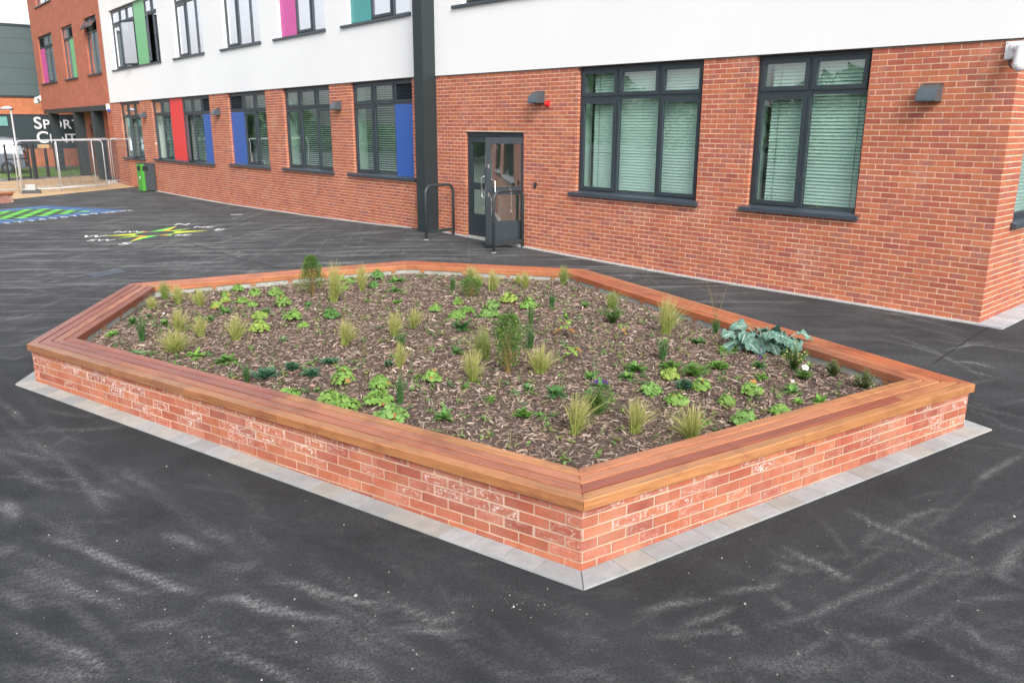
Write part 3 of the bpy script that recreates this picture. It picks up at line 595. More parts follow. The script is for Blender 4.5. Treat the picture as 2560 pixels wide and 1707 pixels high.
for i in range(28):
    for half in (0,1):
        mb=MB(); L=.1067 if not half else .05; mb.box(-L,L,-.095,rng.uniform(-.001,.0015),-.0313,.0313,bcol(),bfx(),skip=('back',)); _bm.append(mb.mesh('brick',M_BRICK))
def inview(M,s,z,d=0.):
    p=M@Vector((s,d,z))-Vector((0,0,CAMH)); w=p.dot(_F)
    if w<.5: return 0
    x=1280+FPX*p.dot(R2)/w; y=853.5-FPX*p.dot(U2)/w
    return FPX/w if (0<x<2560 and 0<y<1707) else 0
opsR=[(4.47,7.17,1.40,ZC+1),(1.79,3.53,1.40,ZC+1),(8.60,10.42,-1,2.475)]
opsLg=[(.02,2.90,1.40,9),(4.05,6.90,1.395,9),(8.13,11.11,1.38,9),(12.78,19.2,1.325,9),(20.78,23.68,1.27,9),(25.88,39.2,-1,3.56)]
opsS=[(-6.,-.66,1.40,9)]
mb=MB(); cells(mb,-.0,12.3,-.5,ZC,[(a,b,c,min(d,ZC)) for a,b,c,d in opsR]); mb.obj('wall',M_MORTAR,school,MR,label='mortar bed of the brick wall with the double door')
mb=MB(); cells(mb,-.15,25.9,-.8,ZCL,[(a,b,c,min(d,ZCL)) for a,b,c,d in opsLg if a<25]); mb.obj('wall',M_MORTAR,school,ML,label='mortar bed of the long far brick wall')
mb=MB(); cells(mb,-9.,0,-.5,ZC,[(a,b,c,min(d,ZC)) for a,b,c,d in opsS]); mb.obj('wall',M_MORTAR,school,MS,label='mortar bed of the side wall round the right corner')
# bricks
sing=[]; rest={'R':MB(),'L':MB(),'S':MB()}
for key,M,s0,s1,ops,zt,z0 in (('R',MR,0.0,12.3,opsR,ZC-.004,-.1),('S',MS,-9.,0.0,opsS,ZC-.004,-.1),('L',ML,-.1,25.9,[o for o in opsLg if o[0]<25],ZCL-.004,-.32)):
    ph={'R':.0,'S':.0,'L':.05}[key]
    for r in brick_rects(s0,s1,z0,zt,ops,ph):
        w=r[1]-r[0]; sc=inview(M,(r[0]+r[1])/2,(r[2]+r[3])/2)
        full=abs(w-.2134)<.0012
        if key=='R' and sc and full: sing.append((sc,M,r))
        else: put_brick(rest[key],r,.004,bcol(),bfx())
sing.sort(key=lambda t:-t[0])
for sc,M,r in sing[300:]: put_brick(rest['R'],r,.004,bcol(),bfx())
for sc,M,r in sing[:300]:
    Mb=M@Matrix.Translation(((r[0]+r[1])/2,.004,(r[2]+r[3])/2))@Matrix.Rotation(rng.normal(0,.003),4,'Y')
    add('brick',_bm[2*int(rng.integers(28))],school,Mb)
rest['R'].obj('brickwork',M_BRICK,school,MR,kind='stuff'); rest['L'].obj('brickwork',M_BRICK,school,ML,kind='stuff'); rest['S'].obj('brickwork',M_BRICK,school,MS,kind='stuff')
# white render, upper storeys
opsRu=[(7.6,10.45,4.99,7.4)]
opsLu=[(.03,2.86,5.,7.4),(4.05,6.88,5.,7.4),(8.12,10.97,5.,7.4),(12.78,15.6,5.,7.4),(17.35,23.75,5.,7.4)]
mb=MB(); cells(mb,-.02,12.25,ZC+.012,TOP,opsRu,.02,.14)
mb.face([(-.02,.02,ZC+.012),(12.25,.02,ZC+.012),(12.25,-.1,ZC+.012),(-.02,-.1,ZC+.012)]); mb.obj('render_wall',M_RENDER,school,MR,label='smooth white render above the near brick wall')
mb=MB(); cells(mb,-.15,25.12,ZCL+.012,TOP,opsLu,.02,.14)
mb.face([(-.15,.02,ZCL+.012),(25.12,.02,ZCL+.012),(25.12,-.1,ZCL+.012),(-.15,-.1,ZCL+.012)]); mb.obj('render_wall',M_RENDER,school,ML,label='smooth white render of the far wing')
mb=MB(); cells(mb,-9.,.02,ZC+.012,TOP,[],.02,.14); mb.face([(-9,.02,ZC+.012),(.02,.02,ZC+.012),(.02,-.1,ZC+.012),(-9,-.1,ZC+.012)]); mb.obj('render_wall',M_RENDER,school,MS)
mb=MB(); mb.box(-.02,12.25,-.02,.026,ZC,ZC+.012); mb.obj('drip_bead',M_DARK,school,MR); mb=MB(); mb.box(-.1,25.12,-.02,.026,ZCL,ZCL+.012); mb.obj('drip_bead',M_DARK,school,ML)
# red brick tower end, upper storeys
M_TOWER=brick_tex('far_brickwork',(.41,.115,.06),(.36,.10,.06),(.50,.27,.19))
opsT=[(25.95,28.1,5.,7.5),(30.5,32.85,5.,7.5),(35.15,38.75,5.,7.5),(34.2,37.8,9.02,11.4)]
mb=MB(); cells(mb,25.12,40.1,3.56,TOP,opsT,.0,.2); cells(mb,25.12,25.88,-.5,3.56,[],.0,.2)
mb.face([(25.88,0,-.5),(25.88,-1.0,-.5),(25.88,-1.0,3.56),(25.88,0,3.56)],uv=[(0,-.5),(2.6,-.5),(2.6,3.56),(0,3.56)])
mb.face([(40.1,0,3.56),(40.1,-9,3.56),(40.1,-9,TOP),(40.1,0,TOP)],uv=[(0,3.56),(9,3.56),(9,TOP),(0,TOP)])
mb.obj('tower_wall',M_TOWER,school,ML,label='red brick end tower above the canopy')
# recessed wall under the canopy, soffit
mb=MB(); cells(mb,25.9,34.7,-.5,3.56,[(31.9,33.6,.95,2.75)],-1.0,.1); mb.face([(34.7,-1.0,-.5),(34.7,-9,-.5),(34.7,-9,3.56),(34.7,-1.0,3.56)],uv=[(0,-.5),(8,-.5),(8,3.5),(0,3.5)])
mb.obj('recessed_wall',M_TOWER,school,ML); 
mb=MB(); mb.box(31.9,33.6,-1.12,-1.06,.95,2.75); mb.obj('recessed_window',M_FRAME,school,ML); mb=MB(); mb.box(31.98,32.7,-1.06,-1.05,1.03,2.67); mb.box(32.8,33.52,-1.06,-1.05,1.03,2.67); mb.obj('pane',M_UPGLASS,bpy.data.objects['recessed_window'],ML)
mb=MB(); mb.box(25.9,40.09,-9,-.16,3.57,3.7); mb.obj('canopy_soffit',M_FRAME,school,ML)
mb=MB(); mb.box(25.86,39.3,-.15,.06,3.34,3.575); mb.obj('canopy_beam',M_STEEL,school,ML,label='dark steel beam over the entrance canopy')
for a,b in ((37.9,38.43),(32.05,32.5),(28.35,28.85)):
    mb=MB(); mb.box(a,b,-.42,.02,-.5,3.34); mb.obj('canopy_column',M_STEEL,school,ML)
# body behind the facades
mb=MB(); mb.box(0,12.4,-12.0,-3.2,-.5,TOP-.01); mb.obj('building_core',M_ROOM,school,MR); mb=MB(); mb.box(-.3,25.1,-11,-3.2,-.5,TOP-.01); mb.box(25.1,40.08,-9,-.22-2.6,3.7,TOP-.01); mb.obj('building_core',M_ROOM,school,ML)
mb=MB(); mb.box(0.03,12.3,-12,-.02,TOP-.3,TOP-.02); mb.obj('roof',M_GREY,school,MR); mb=MB(); mb.box(-.1,40.06,-9,-.02,TOP-.3,TOP-.025); mb.obj('roof',M_GREY,school,ML)

# ---------------------------------------------------------------- windows
def window(M,s0,s1,z0,z1,bays,zt,glass=M_GLASS,d=-.07,label=None,blind=None,room=True,sillx=(.0,.06),name='window',side=0,upbays=None,sings=False,tilt=.35,pitch=.05,openz=None):
    """bays: list of (a,b,kind) in metres; kind: f fixed, s sash, p<col> full height panel, l louvre over panel <col>"""
    W=MB(); fw=.05; D0=d-.07
    W.box(s0,s1,D0,d,z0,z0+fw); W.box(s0,s1,D0,d,z1-fw,z1); W.box(s0,s0+fw,D0,d,z0+fw,z1-fw); W.box(s1-fw,s1,D0,d,z0+fw,z1-fw)
    for a,b,k in bays[:-1]: W.box(b-.025,b+.025,D0,d,z0+fw,z1-fw)
    full=[k for a,b,k in bays if k[0]=='P']
    for a,b,k in bays:
        if k[0]!='P': W.box(a+.025,b-.025,D0,d-.001,zt-.03,zt+.03)
    w=W.obj(name,M_FRAME,school,M,label=label)
    def ring(a,b,c,e,t,dd,th,Mx,nm='sash',mt=M_FRAME):
        q=MB(); q.box(a,b,dd-th,dd,c,c+t); q.box(a,b,dd-th,dd,e-t,e); q.box(a,a+t,dd-th,dd,c+t,e-t); q.box(b-t,b,dd-th,dd,c+t,e-t); return q.obj(nm,mt,w,Mx)
    def pane(a,b,c,e,dd,Mx): q=MB(); q.box(a,b,dd-.006,dd,c,e); q.obj('pane',glass,w,Mx)
    def light(a,b,c,e,k,hinge=None):
        Mx=M
        if hinge=='v': Mx=M@Matrix.Translation((b,d,0))@Matrix.Rotation(math.radians(-13),4,'Z')@Matrix.Translation((-b,-d,0))
        if hinge=='w': Mx=M@Matrix.Translation((a,d,0))@Matrix.Rotation(math.radians(22),4,'Z')@Matrix.Translation((-a,-d,0))
        if hinge=='t': Mx=M@Matrix.Translation((0,d,e))@Matrix.Rotation(math.radians(35),4,'X')@Matrix.Translation((0,-d,-e))
        if k=='s': ring(a+.004,b-.004,c+.004,e-.004,.062,d+.018,.05,Mx); pane(a+.066,b-.066,c+.066,e-.066,d-.012,Mx)
        else: pane(a+.0,b-.0,c,e,d-.035,Mx)
    for i,(a,b,k) in enumerate(bays):
        a2=a+(fw if i==0 else .025); b2=b-(fw if i==len(bays)-1 else .025); lo,hi=z0+fw,z1-fw
        pm={'b':M_BLUE,'r':M_RED,'g':M_GREEN,'m':M_PINK,'t':M_TEAL}
        if k[0]=='P': q=MB(); q.box(a+.01,b-.01,d-.02,d+.012,z0+.012,z1-.012); q.obj('panel',pm[k[1]],w,M)
        elif k[0]=='l':
            q=MB(); q.box(a2-.02,b2+.02,d-.02,d+.012,lo-.03,zt-.02); q.obj('panel',pm[k[1]],w,M)
            ring(a2,b2,zt+.03,hi,.05,d+.012,.05,M,'louvre_frame'); q=MB(); q.box(a2+.05,b2-.05,d-.075,d-.07,zt+.08,hi-.05); q.obj('louvre_backing',M_DARK,w,M)
            nb=8; hh=(hi-zt-.13)/nb
            mbl=MB(); mbl.box(a2+.05,b2-.05,-.022,.022,-.004,.004); me_=mbl.mesh('louvre_blade',M_FRAME)
            for j in range(nb): add('louvre_blade',me_,w,M@Matrix.Translation((0,d-.025,zt+.08+hh*(j+.5)))@Matrix.Rotation(math.radians(-42),4,'X'))
        else:
            hg={'o':'v','O':'w'}.get(k[1:2]); low=k[0]
            light(a2,b2,lo,zt-.03,low,hg)
            up=k[2] if len(k)>2 else 's'
            light(a2,b2,zt+.03,hi,'s' if up!='t' else 's','t' if up=='t' else None)
    # sill
    q=MB(); sx0,sx1=sillx; q.face([(s0-sx0,d-.02,z0+.04),(s0-sx0,.07,z0-.010),(s1+sx1,.07,z0-.010),(s1+sx1,d-.02,z0+.04)][::1])
    q.box(s0-sx0,s1+sx1,.025,.072,z0-.062,z0-.012); q.box(s1+sx1-.004,s1+sx1+.006,.0,.074,z0-.066,z0-.006); q.box(s0-sx0-.006,s0-sx0+.004,.0,.074,z0-.066,z0-.006); q.obj('sill',M_SILL,w,M)
    # inner reveal and room
    if room:
        q=MB(); r0,r1=d-.071,d-.34
        for f in ([(s0,r0,z0),(s0,r1,z0),(s0,r1,z1),(s0,r0,z1)],[(s1,r1,z0),(s1,r0,z0),(s1,r0,z1),(s1,r1,z1)],[(s0,r0,z1),(s0,r1,z1),(s1,r1,z1),(s1,r0,z1)],[(s1,r0,z0+.001),(s1,r1,z0+.001),(s0,r1,z0+.001),(s0,r0,z0+.001)]): q.face(f,mi=0)
        e0,e1,f0,f1,b1=s0-.35,s1+.35,z0-1.0,z1+.15,-3.1
        cells(q,e0,e1,f0,f1,[(s0,s1,z0,z1)],r1,.0,mi=1)
        for f in ([(e0,r1,f0),(e0,b1,f0),(e0,b1,f1),(e0,r1,f1)],[(e1,r1,f0),(e1,b1,f0),(e1,b1,f1),(e1,r1,f1)],[(e0,b1,f0),(e1,b1,f0),(e1,b1,f1),(e0,b1,f1)],[(e0,r1,f1),(e1,r1,f1),(e1,b1,f1),(e0,b1,f1)]): q.face(f,mi=1)
        q.face([(e0,r1,f0),(e1,r1,f0),(e1,b1,f0),(e0,b1,f0)],mi=2); q.obj('inner_reveal',[M_INNER,M_ROOM,M_ROOMF],w,M)
    if blind:
        for ba,bb,bz0,bz1 in blind:
            nsl=int((bz1-bz0)/pitch); sl=MB(); h=.027
            # gently curved slat
            for t0,t1,c0,c1 in ((-h,0,0,.004),(0,h,.004,0)):
                sl.face([(ba,t0,c0),(bb,t0,c0),(bb,t1,c1),(ba,t1,c1)]); 
            R=Matrix.Rotation(tilt,4,'X')
            if sings:
                me_=sl.mesh('slat',M_BLIND)
                for j in range(nsl): add('slat',me_,w,M@Matrix.Translation((0,d-.16,bz1-pitch*(j+.5)))@Matrix.Rotation(tilt+rng.normal(0,.02),4,'X'))
            else:
                q=MB()
                for j in range(nsl):
                    Mx=Matrix.Translation((0,d-.16,bz1-pitch*(j+.5)))@R
                    for f in sl.f: q.face([tuple(Mx@Vector(sl.v[i])) for i in f])
                q.obj('blind_slats',M_BLIND,w,M,kind='stuff')
            q=MB()
            for cs in (ba+.14,bb-.14): q.box(cs-.003,cs+.003,d-.133,d-.130,bz0,bz1)
            q.box(ba,bb,d-.175,d-.145,bz0-.02,bz0); q.box(ba,bb,d-.18,d-.14,bz1-.005,bz1+.03); q.obj('blind_cord',M_LAMP,w,M)
    return w
ztl=3.06
window(MR,4.47,7.17,1.40,ZC-.006,[(4.47,5.36,'s'),(5.36,6.27,'f'),(6.27,7.17,'s')],3.085,label='closed three light window with pale blinds right of the door',blind=[(4.52,6.95,1.47,ZC-.09)],sings=True,tilt=-1.08,sillx=(.04,.13))
window(MR,1.79,3.53,1.40,ZC-.006,[(1.79,2.68,'f'),(2.68,3.53,'s')],3.085,label='closed two light window with pale blinds nearest the right corner',blind=[(1.84,3.36,1.47,ZC-.09)],sings=True,tilt=-1.0,sillx=(.05,.09))
window(MS,-6.0,-.66,1.40,ZC-.006,[(-6.,-4.,'f'),(-4.,-2.,'f'),(-2.,-.66,'s')],3.085,label='side wall window at the right frame edge',blind=[(-5.9,-.95,1.47,ZC-.09)],tilt=-.95,sillx=(.05,.06))
window(ML,.02,2.90,1.40,ZCL-.006,[(.02,.93,'lb'),(.93,1.92,'f'),(1.92,2.90,'s')],3.09,label='window with blue panel and louvre beside the steel column',blind=[(1.0,2.62,1.46,ZCL-.09)],sings=True,tilt=-.30,sillx=(.06,.27),pitch=.055)
window(ML,4.05,6.90,1.395,ZCL-.006,[(4.05,4.96,'s'),(4.96,5.96,'f'),(5.96,6.90,'s')],3.07,label='three light window with open blinds, second from the column',blind=[(4.1,6.62,1.455,ZCL-.09)],sings=True,tilt=-.30,sillx=(.06,.27),pitch=.055)
window(ML,8.13,11.11,1.38,ZCL-.006,[(8.13,9.08,'f'),(9.08,10.0,'s'),(10.0,11.11,'lb')],3.05,label='window with blue panel at its left end',blind=[(8.2,9.75,1.44,ZCL-.09)],sings=True,tilt=-.30,sillx=(.06,.2),pitch=.055)
window(ML,12.78,19.2,1.325,ZCL-.006,[(12.78,13.68,'lb'),(13.68,14.68,'f'),(14.68,15.68,'so'),(15.68,17.12,'Pr'),(17.12,18.12,'f'),(18.12,19.2,'so')],3.03,label='widest ground floor window with red and blue panels and open casements',blind=[(13.75,15.5,1.39,ZCL-.09),(17.2,18.9,1.39,ZCL-.09)],tilt=-.30,sillx=(.06,.25),pitch=.055)
window(ML,20.78,23.68,1.27,ZCL-.006,[(20.78,21.7,'f'),(21.7,22.7,'so'),(22.7,23.68,'f')],3.0,label='ground floor window behind the temporary fence',blind=[(20.85,23.4,1.33,ZCL-.09)],tilt=-.30,sillx=(.06,.25),pitch=.055)
U=dict(glass=M_UPGLASS,sillx=(.04,.3),d=-.09)
window(MR,7.6,10.45,5.0,7.4,[(7.6,8.6,'s'),(8.6,9.5,'f'),(9.5,10.45,'s')],6.8,label='upper window whose sill shows at the top edge right of the column',**U)
window(ML,.03,2.86,5.0,7.4,[(.03,.92,'f'),(.92,1.88,'s'),(1.88,2.86,'Pt')],6.8,label='upper window with teal panel',**U)
window(ML,4.05,6.88,5.0,7.4,[(4.05,4.95,'f'),(4.95,5.9,'s'),(5.9,6.88,'Pm')],6.8,label='upper window with magenta panel',**U)
window(ML,8.12,10.97,5.0,7.4,[(8.12,9.0,'f'),(9.0,9.98,'f'),(9.98,10.97,'s')],6.8,label='upper three light window between the magenta panel and the plain window',**U)
window(ML,12.78,15.6,5.0,7.4,[(12.78,13.6,'f'),(13.6,14.55,'f'),(14.55,15.6,'s')],6.8,label='upper three light window right of the green panel',**U)
window(ML,17.35,23.75,5.0,7.4,[(17.35,18.2,'f'),(18.2,19.1,'so'),(19.1,20.5,'Pg'),(20.5,21.5,'sO'),(21.5,22.5,'f'),(22.5,23.75,'s')],6.8,label='widest upper window with green panel and open casements',**U)
window(ML,25.95,28.1,5.0,7.5,[(25.95,27.0,'fxt'),(27.0,28.1,'fxt')],6.87,label='tower window with its top light pushed open',**U)
window(ML,30.5,32.85,5.0,7.5,[(30.5,31.6,'lg'),(31.6,32.85,'f')],6.87,label='tower window with green panel',**U)
window(ML,35.15,38.75,5.0,7.5,[(35.15,36.3,'f'),(36.3,37.5,'s'),(37.5,38.75,'lm')],6.87,label='tower window with magenta panel',**U)
window(ML,34.2,37.8,9.02,11.4,[(34.2,36,'f'),(36,37.8,'f')],10.8,label='top storey tower window cut by the frame',**U)

M_REDJ=simple('joint_sealant',(.20,.06,.045),.8)
# steel column
CS0,CS1=11.40,11.72
mb=MB(); mb.box(CS0,CS1,-.0,.36,-.4,8.6); mb.box(CS0,CS1,-.0,.36,8.6,TOP+1)
col=mb.obj('steel_column',M_STEEL,school,MR,label='tall dark steel column clad in folded metal')
mb=MB()
for z in (1.96,2.06,4.55,4.68):
    for t in (.35,.5,.65): mb.box(CS0+(CS1-CS0)*t-.006,CS0+(CS1-CS0)*t+.006,.36,.364,z-.006,z+.006)
for z in (5.2,5.0,4.75,6.1):
    mb.box(CS0-.004,CS0,.05,.062,z-.006,z+.006)
mb.obj('bolt_heads',M_DARK,col,MR,kind='stuff')
mb=MB(); 
for z in (1.28,2.01,4.62): mb.box(CS0-.002,CS1+.002,-.0,.362,z-.002,z+.002)
mb.obj('cladding_joint',M_DARK,col,MR)

# base strips
def strip(name,fn,M,s0,s1,w,n,**kw):
    mb=MB()
    for i in range(n):
        a=s0+(s1-s0)*i/n; b=s0+(s1-s0)*(i+1)/n
        P=[]
        for s in (a,b):
            for d_ in (w*rng.uniform(.95,1.05) if w<.2 else w,-.02):
                q=M@Vector((s,d_,0)); P.append((q.x,q.y,gz(q.x,q.y)+.02))
        mb.face([P[0],P[2],P[3],P[1]][::-1],col=(.46,.46,.46)); lo=[(p[0],p[1],p[2]-.06) for p in (P[0],P[2])]; mb.face([P[0],P[2],lo[1],lo[0]],col=(.44,.44,.43))
    return mb.obj(name,M_PAVER,kind='structure',**kw)
strip('kerb_strip',None,MR,8.62-.0,-.1,.085,24); strip('kerb_strip',None,MR,11.38,10.4,.085,3); strip('kerb_strip',None,ML,22.,.15,.07,40)
root=add('corner_paving',None,None,I4,kind='structure')
for i in range(22):
    q0=MS@Vector((.09-i*.205,.0,0)); z=gz(q0.x,q0.y); mb=MB(); k=rng.uniform(.9,1.1); mb.box(.09-i*.205-.2,.09-i*.205,-.01,.3,-.06,z+.022,(.42*k,.43*k,.45*k),skip=('bottom',)); mb.obj('paver',M_PAVER,root,MS)

# ---------------------------------------------------------------- doors
dz0,dz1=.29,2.47
D=MB(); fr=.07
for a,b,c,e in ((8.60,8.67,dz0,dz1),(10.35,10.42,dz0,dz1),(8.67,10.35,dz1-.09,dz1)): D.box(a,b,-.13,-.06,c,e)
dr=D.obj('door_frame',M_FRAME,school,MR)
mb=MB(); mb.box(8.6,10.42,-.14,.1,-.2,.275); mb.obj('door_threshold',M_CONC,school,MR)
mb=MB(); mb.box(8.5,10.5,-3.0,-.15,.25,.28); mb.face([(8.2,-3.1,.2),(10.8,-3.1,.2),(10.8,-3.1,2.9),(8.2,-3.1,2.9)]); mb.face([(8.2,-.15,.2),(8.2,-3.1,.2),(8.2,-3.1,2.9),(8.2,-.15,2.9)]); mb.face([(10.8,-.15,.2),(10.8,-3.1,.2),(10.8,-3.1,2.9),(10.8,-.15,2.9)]); mb.face([(8.2,-.15,2.6),(10.8,-.15,2.6),(10.8,-3.1,2.6),(8.2,-3.1,2.6)]); mb.obj('lobby',M_INNER,school,MR)
def leaf(M,name,label,hx=.67):
    """leaf in its own frame: x from hinge 0 to .84, front face y=0 (handle side), z world"""
    mb=MB(); w=.84; st=.11; z0,z1=.30,2.375
    for a,b,c,e in ((0,st*.6,z0,z1),(w-st,w,z0,z1),(st*.6,w-st,z1-.12,z1),(st*.6,w-st,1.27,1.42),(st*.6,w-st,z0,.75)): mb.box(a,b,-.045,0,c,e)
    L=mb.obj(name,M_FRAME,school,M,label=label)
    for c,e in ((.75,1.27),(1.42,z1-.12)): mb=MB(); mb.box(st*.6,w-st,-.027,-.018,c,e); mb.obj('pane',M_DOORGLASS,L,M)
    
    for sg,o_ in ((1,0),(-1,-.045)): mb=MB(); mb.tube([(hx+.05,o_,1.12),(hx+.05,o_+sg*.05,1.12),(hx,o_+sg*.075,1.14),(hx,o_+sg*.075,1.54),(hx+.05,o_+sg*.05,1.56),(hx+.05,o_,1.56)],.014,8); mb.obj('pull_handle',M_CHROME,L,M,smooth=True)
    mb=MB(); 
    for z in (1.28,1.83): mb.box(w-.075,w-.045,-.049,.004,z-.04,z+.04)
    mb.obj('lock_plate',M_CHROME,L,M); 
    mb=MB()
    for z in (1.36,1.92): mb.box(w,w+.004,-.035,-.012,z-.11,z+.11)
    mb.obj('lock_strip',M_CHROME,L,M)
    mb=MB(); mb.box(0,w,-.048,.002,z0-.03,z0-.002); mb.obj('brush_strip',M_BLACK,L,M); return L
# closed left leaf: hinge at s=10.35, runs toward smaller s
Mc=MR@Matrix(((-1,0,0,10.35),(0,1,0,-.075),(0,0,1,0),(0,0,0,1)))
leaf(Mc,'door_leaf','closed left leaf of the glazed double door',.46)
ho=MR@Vector((8.67,-.07,0)); ang=math.atan2(-.40,-.90)
Mo=T(ho.x,ho.y,0,ang); Mo=Mo@Matrix.Diagonal((1,-1,1,1))
Lf=leaf(Mo,'door_leaf','open right leaf of the glazed double door swung outward')
mb=MB(); mb.box(7.2,7.206,-.01,.0035,.1,1.33); mb.obj('movement_joint',M_REDJ,school,MR)
mb=MB(); mb.box(9.25,9.75,-.08,-.03,2.355,2.385); mb.obj('door_closer',M_BLACK,school,MR)

# ---------------------------------------------------------------- raised planter
HEX=[Vector(p) for p in ((-4.846,7.868),(.424,4.392),(3.975,6.676),(1.115,12.353),(-1.701,13.105),(-5.261,11.057))]
def offset(P,d):
    """inward offset of a counter-clockwise polygon"""
    n=len(P); out=[]
    for i in range(n):
        a,b,c=P[i-1],P[i],P[(i+1)%n]; u=(b-a).normalized(); v=(c-b).normalized()
        na=Vector((-u.y,u.x)); nb=Vector((-v.y,v.x)); k=(na+nb)/(1+na.dot(nb)); out.append(b+k*d)
    return out
ZT=.49
planter=empty('raised_planter',T(-.6,8.6,.05),label='large six sided raised brick planter with hardwood bench top, front and centre',category='planter')
W0=offset(HEX,.034); W1=offset(HEX,.385)
mb=MB()
for i in range(6):
    j=(i+1)%6
    a,b=W0[i],W0[j]; ai,bi=W1[i],W1[j]; lo=-.3
    mb.face([(a.x,a.y,lo),(b.x,b.y,lo),(b.x,b.y,.42),(a.x,a.y,.42)]); mb.face([(a.x,a.y,.405),(b.x,b.y,.405),(bi.x,bi.y,.405),(ai.x,ai.y,.405)])
mb.obj('wall_core',M_PMORTAR,planter,I4)
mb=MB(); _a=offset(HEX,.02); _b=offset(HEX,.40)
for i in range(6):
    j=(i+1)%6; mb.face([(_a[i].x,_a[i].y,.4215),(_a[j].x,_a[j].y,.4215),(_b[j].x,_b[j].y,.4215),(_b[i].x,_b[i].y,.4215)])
mb.obj('gap_shade_sheet',M_DARK,planter,I4)  # black sheet added under the boards, painting the shade seen in their gaps
mb=MB()
for i in range(6):
    j=(i+1)%6; ai,bi=W1[i],W1[j]; L=(bi-ai).length; n=max(1,int(L/.45))
    mb.face([(bi.x,bi.y,-.1),(ai.x,ai.y,-.1),(ai.x,ai.y,.42),(bi.x,bi.y,.42)])
mb.obj('inner_blockwork',M_BLOCKW,planter,I4)
PC=[(.39,.115,.062),(.41,.125,.066),(.36,.10,.058),(.44,.145,.072),(.33,.088,.056),(.40,.125,.075)]
zrows=[.437-.075*i for i in range(9)]
pr=MB()
for i in range(6):
    a,b=W0[i],W0[(i+1)%6]; u=(b-a).normalized(); L=(b-a).length; n=Vector((u.y,-u.x))
    # local frame: x along the wall, y outward, z up   (x reversed keeps it right handed)
    M=Matrix(((-u.x,n.x,0,b.x),(-u.y,n.y,0,b.y),(0,0,1,0),(0,0,0,1)))
    for r,zt_ in enumerate(zrows):
        off=(.1125 if r%2 else 0) if i!=1 else (0 if r%2 else .1125)
        x=-(.225-off) if off else 0.; 
        while x<L-.01:
            x0=max(0,x); x1=min(L,x+.225); x+=.225
            if x1-x0<.016: continue
            q0=x0+(.0058 if x0>1e-4 else -.002); q1=x1-(.0058 if x1<L-1e-4 else -.002); z1=min(zt_-.006,.4185); z0=zt_-.069
            k=rng.uniform(.88,1.1); c=tuple(v*k for v in PC[int(rng.integers(6))]); t=(q0+q1)/2/L
            if i==0:   # long front wall: bloom heaviest in the upper courses of the left two thirds
                salt=max(0,1-abs(r-1.4)/3.2)*(.45+.75*math.exp(-((t-.78)/.22)**2)+.55*math.exp(-((t-.45)/.15)**2))
            else: salt=max(0,1-abs(r-1.5)/4.0)*(.55+.35*math.sin(t*9+1))
            salt=float(np.clip(salt*rng.uniform(.2,2.4),0,1.)) if rng.random()<.62 else 0.
            if i in (0,1) and r<6:
                m_=MB(); m_.box(-(q1-q0)/2,(q1-q0)/2,-.09,.004,-(z1-z0)/2,(z1-z0)/2,c,salt,skip=('back',)); jy=rng.uniform(-.0015,.002)
                m_.obj('brick',M_PBRICK,planter,M@Matrix.Translation(((q0+q1)/2,jy,(z0+z1)/2))@Matrix.Rotation(rng.normal(0,.004),4,'Y'))
            else: pr.box(q0,q1,-.09,.004,z0,z1,c,salt,skip=('back',),M=M)
pr.obj('brickwork',M_PBRICK,planter,I4,kind='stuff')
# bench planks: four mitred boards a side, rows 0 (outer) .. 3 (inner)
def plank(i,row,t0,t1,col,label=None):
    o0=offset(HEX,row*.1035); o1=offset(HEX,row*.1035+.0895); j=(i+1)%6; zt_=ZT+rng.uniform(-.0012,.0012); zb=ZT-.068; ch=.006
    A,B,Ai,Bi=o0[i],o0[j],o1[i],o1[j]
    u=(B-A).normalized(); L=(B-A).length
    g0=.0015
    def cut(P,Q,t): return P+(Q-P)*t
    if t0<=0: p0,p3=A+u*g0,Ai+u*g0
    else: x=A+u*(L*t0+.0015); p0=x; n=(Vector((-u.y,u.x))*.0895); p3=x+n
    if t1>=1: p1,p2=B-u*g0,Bi-u*g0
    else: x=A+u*(L*t1-.0015); p1=x; n=(Vector((-u.y,u.x))*.0895); p2=x+n
    P=[p0,p1,p2,p3]; c=(p0+p1+p2+p3)/4; lo=[Vector((p.x,p.y,zb)) for p in P]; mid=[Vector((p.x,p.y,zt_-ch)) for p in P]
    nn=Vector((-u.y,u.x)); ins=[p+(nn*ch if k<2 else -nn*ch) for k,p in enumerate(P)]; up=[Vector((p.x,p.y,zt_)) for p in ins]
    m=MB(); off=rng.uniform(0,50); 
    def uv(p,q=0): d_=Vector((p.x,p.y))-A; return (d_.dot(u)+off, d_.dot(nn)+q)
    m.face([tuple(p) for p in up],col,0,[uv(p) for p in up])
    for k in range(4):
        l=(k+1)%4
        for R0,R1 in ((lo,mid),(mid,up)):
            m.face([tuple(R0[k]),tuple(R0[l]),tuple(R1[l]),tuple(R1[k])],col,0,[(uv(R0[k])[0],R0[k].z),(uv(R0[l])[0],R0[l].z),(uv(R1[l])[0],R1[l].z),(uv(R1[k])[0],R1[k].z)])
    m.face([tuple(p) for p in lo[::-1]],col)
    m.obj('plank',M_WOOD,planter,I4,label=label)
OR=(.46,.19,.085); OR2=(.43,.165,.08); RD=(.33,.125,.068); PU=(.28,.105,.075); PK=(.36,.15,.095); GO=(.42,.19,.08); DK=(.17,.045,.032); RO=(.43,.13,.058)
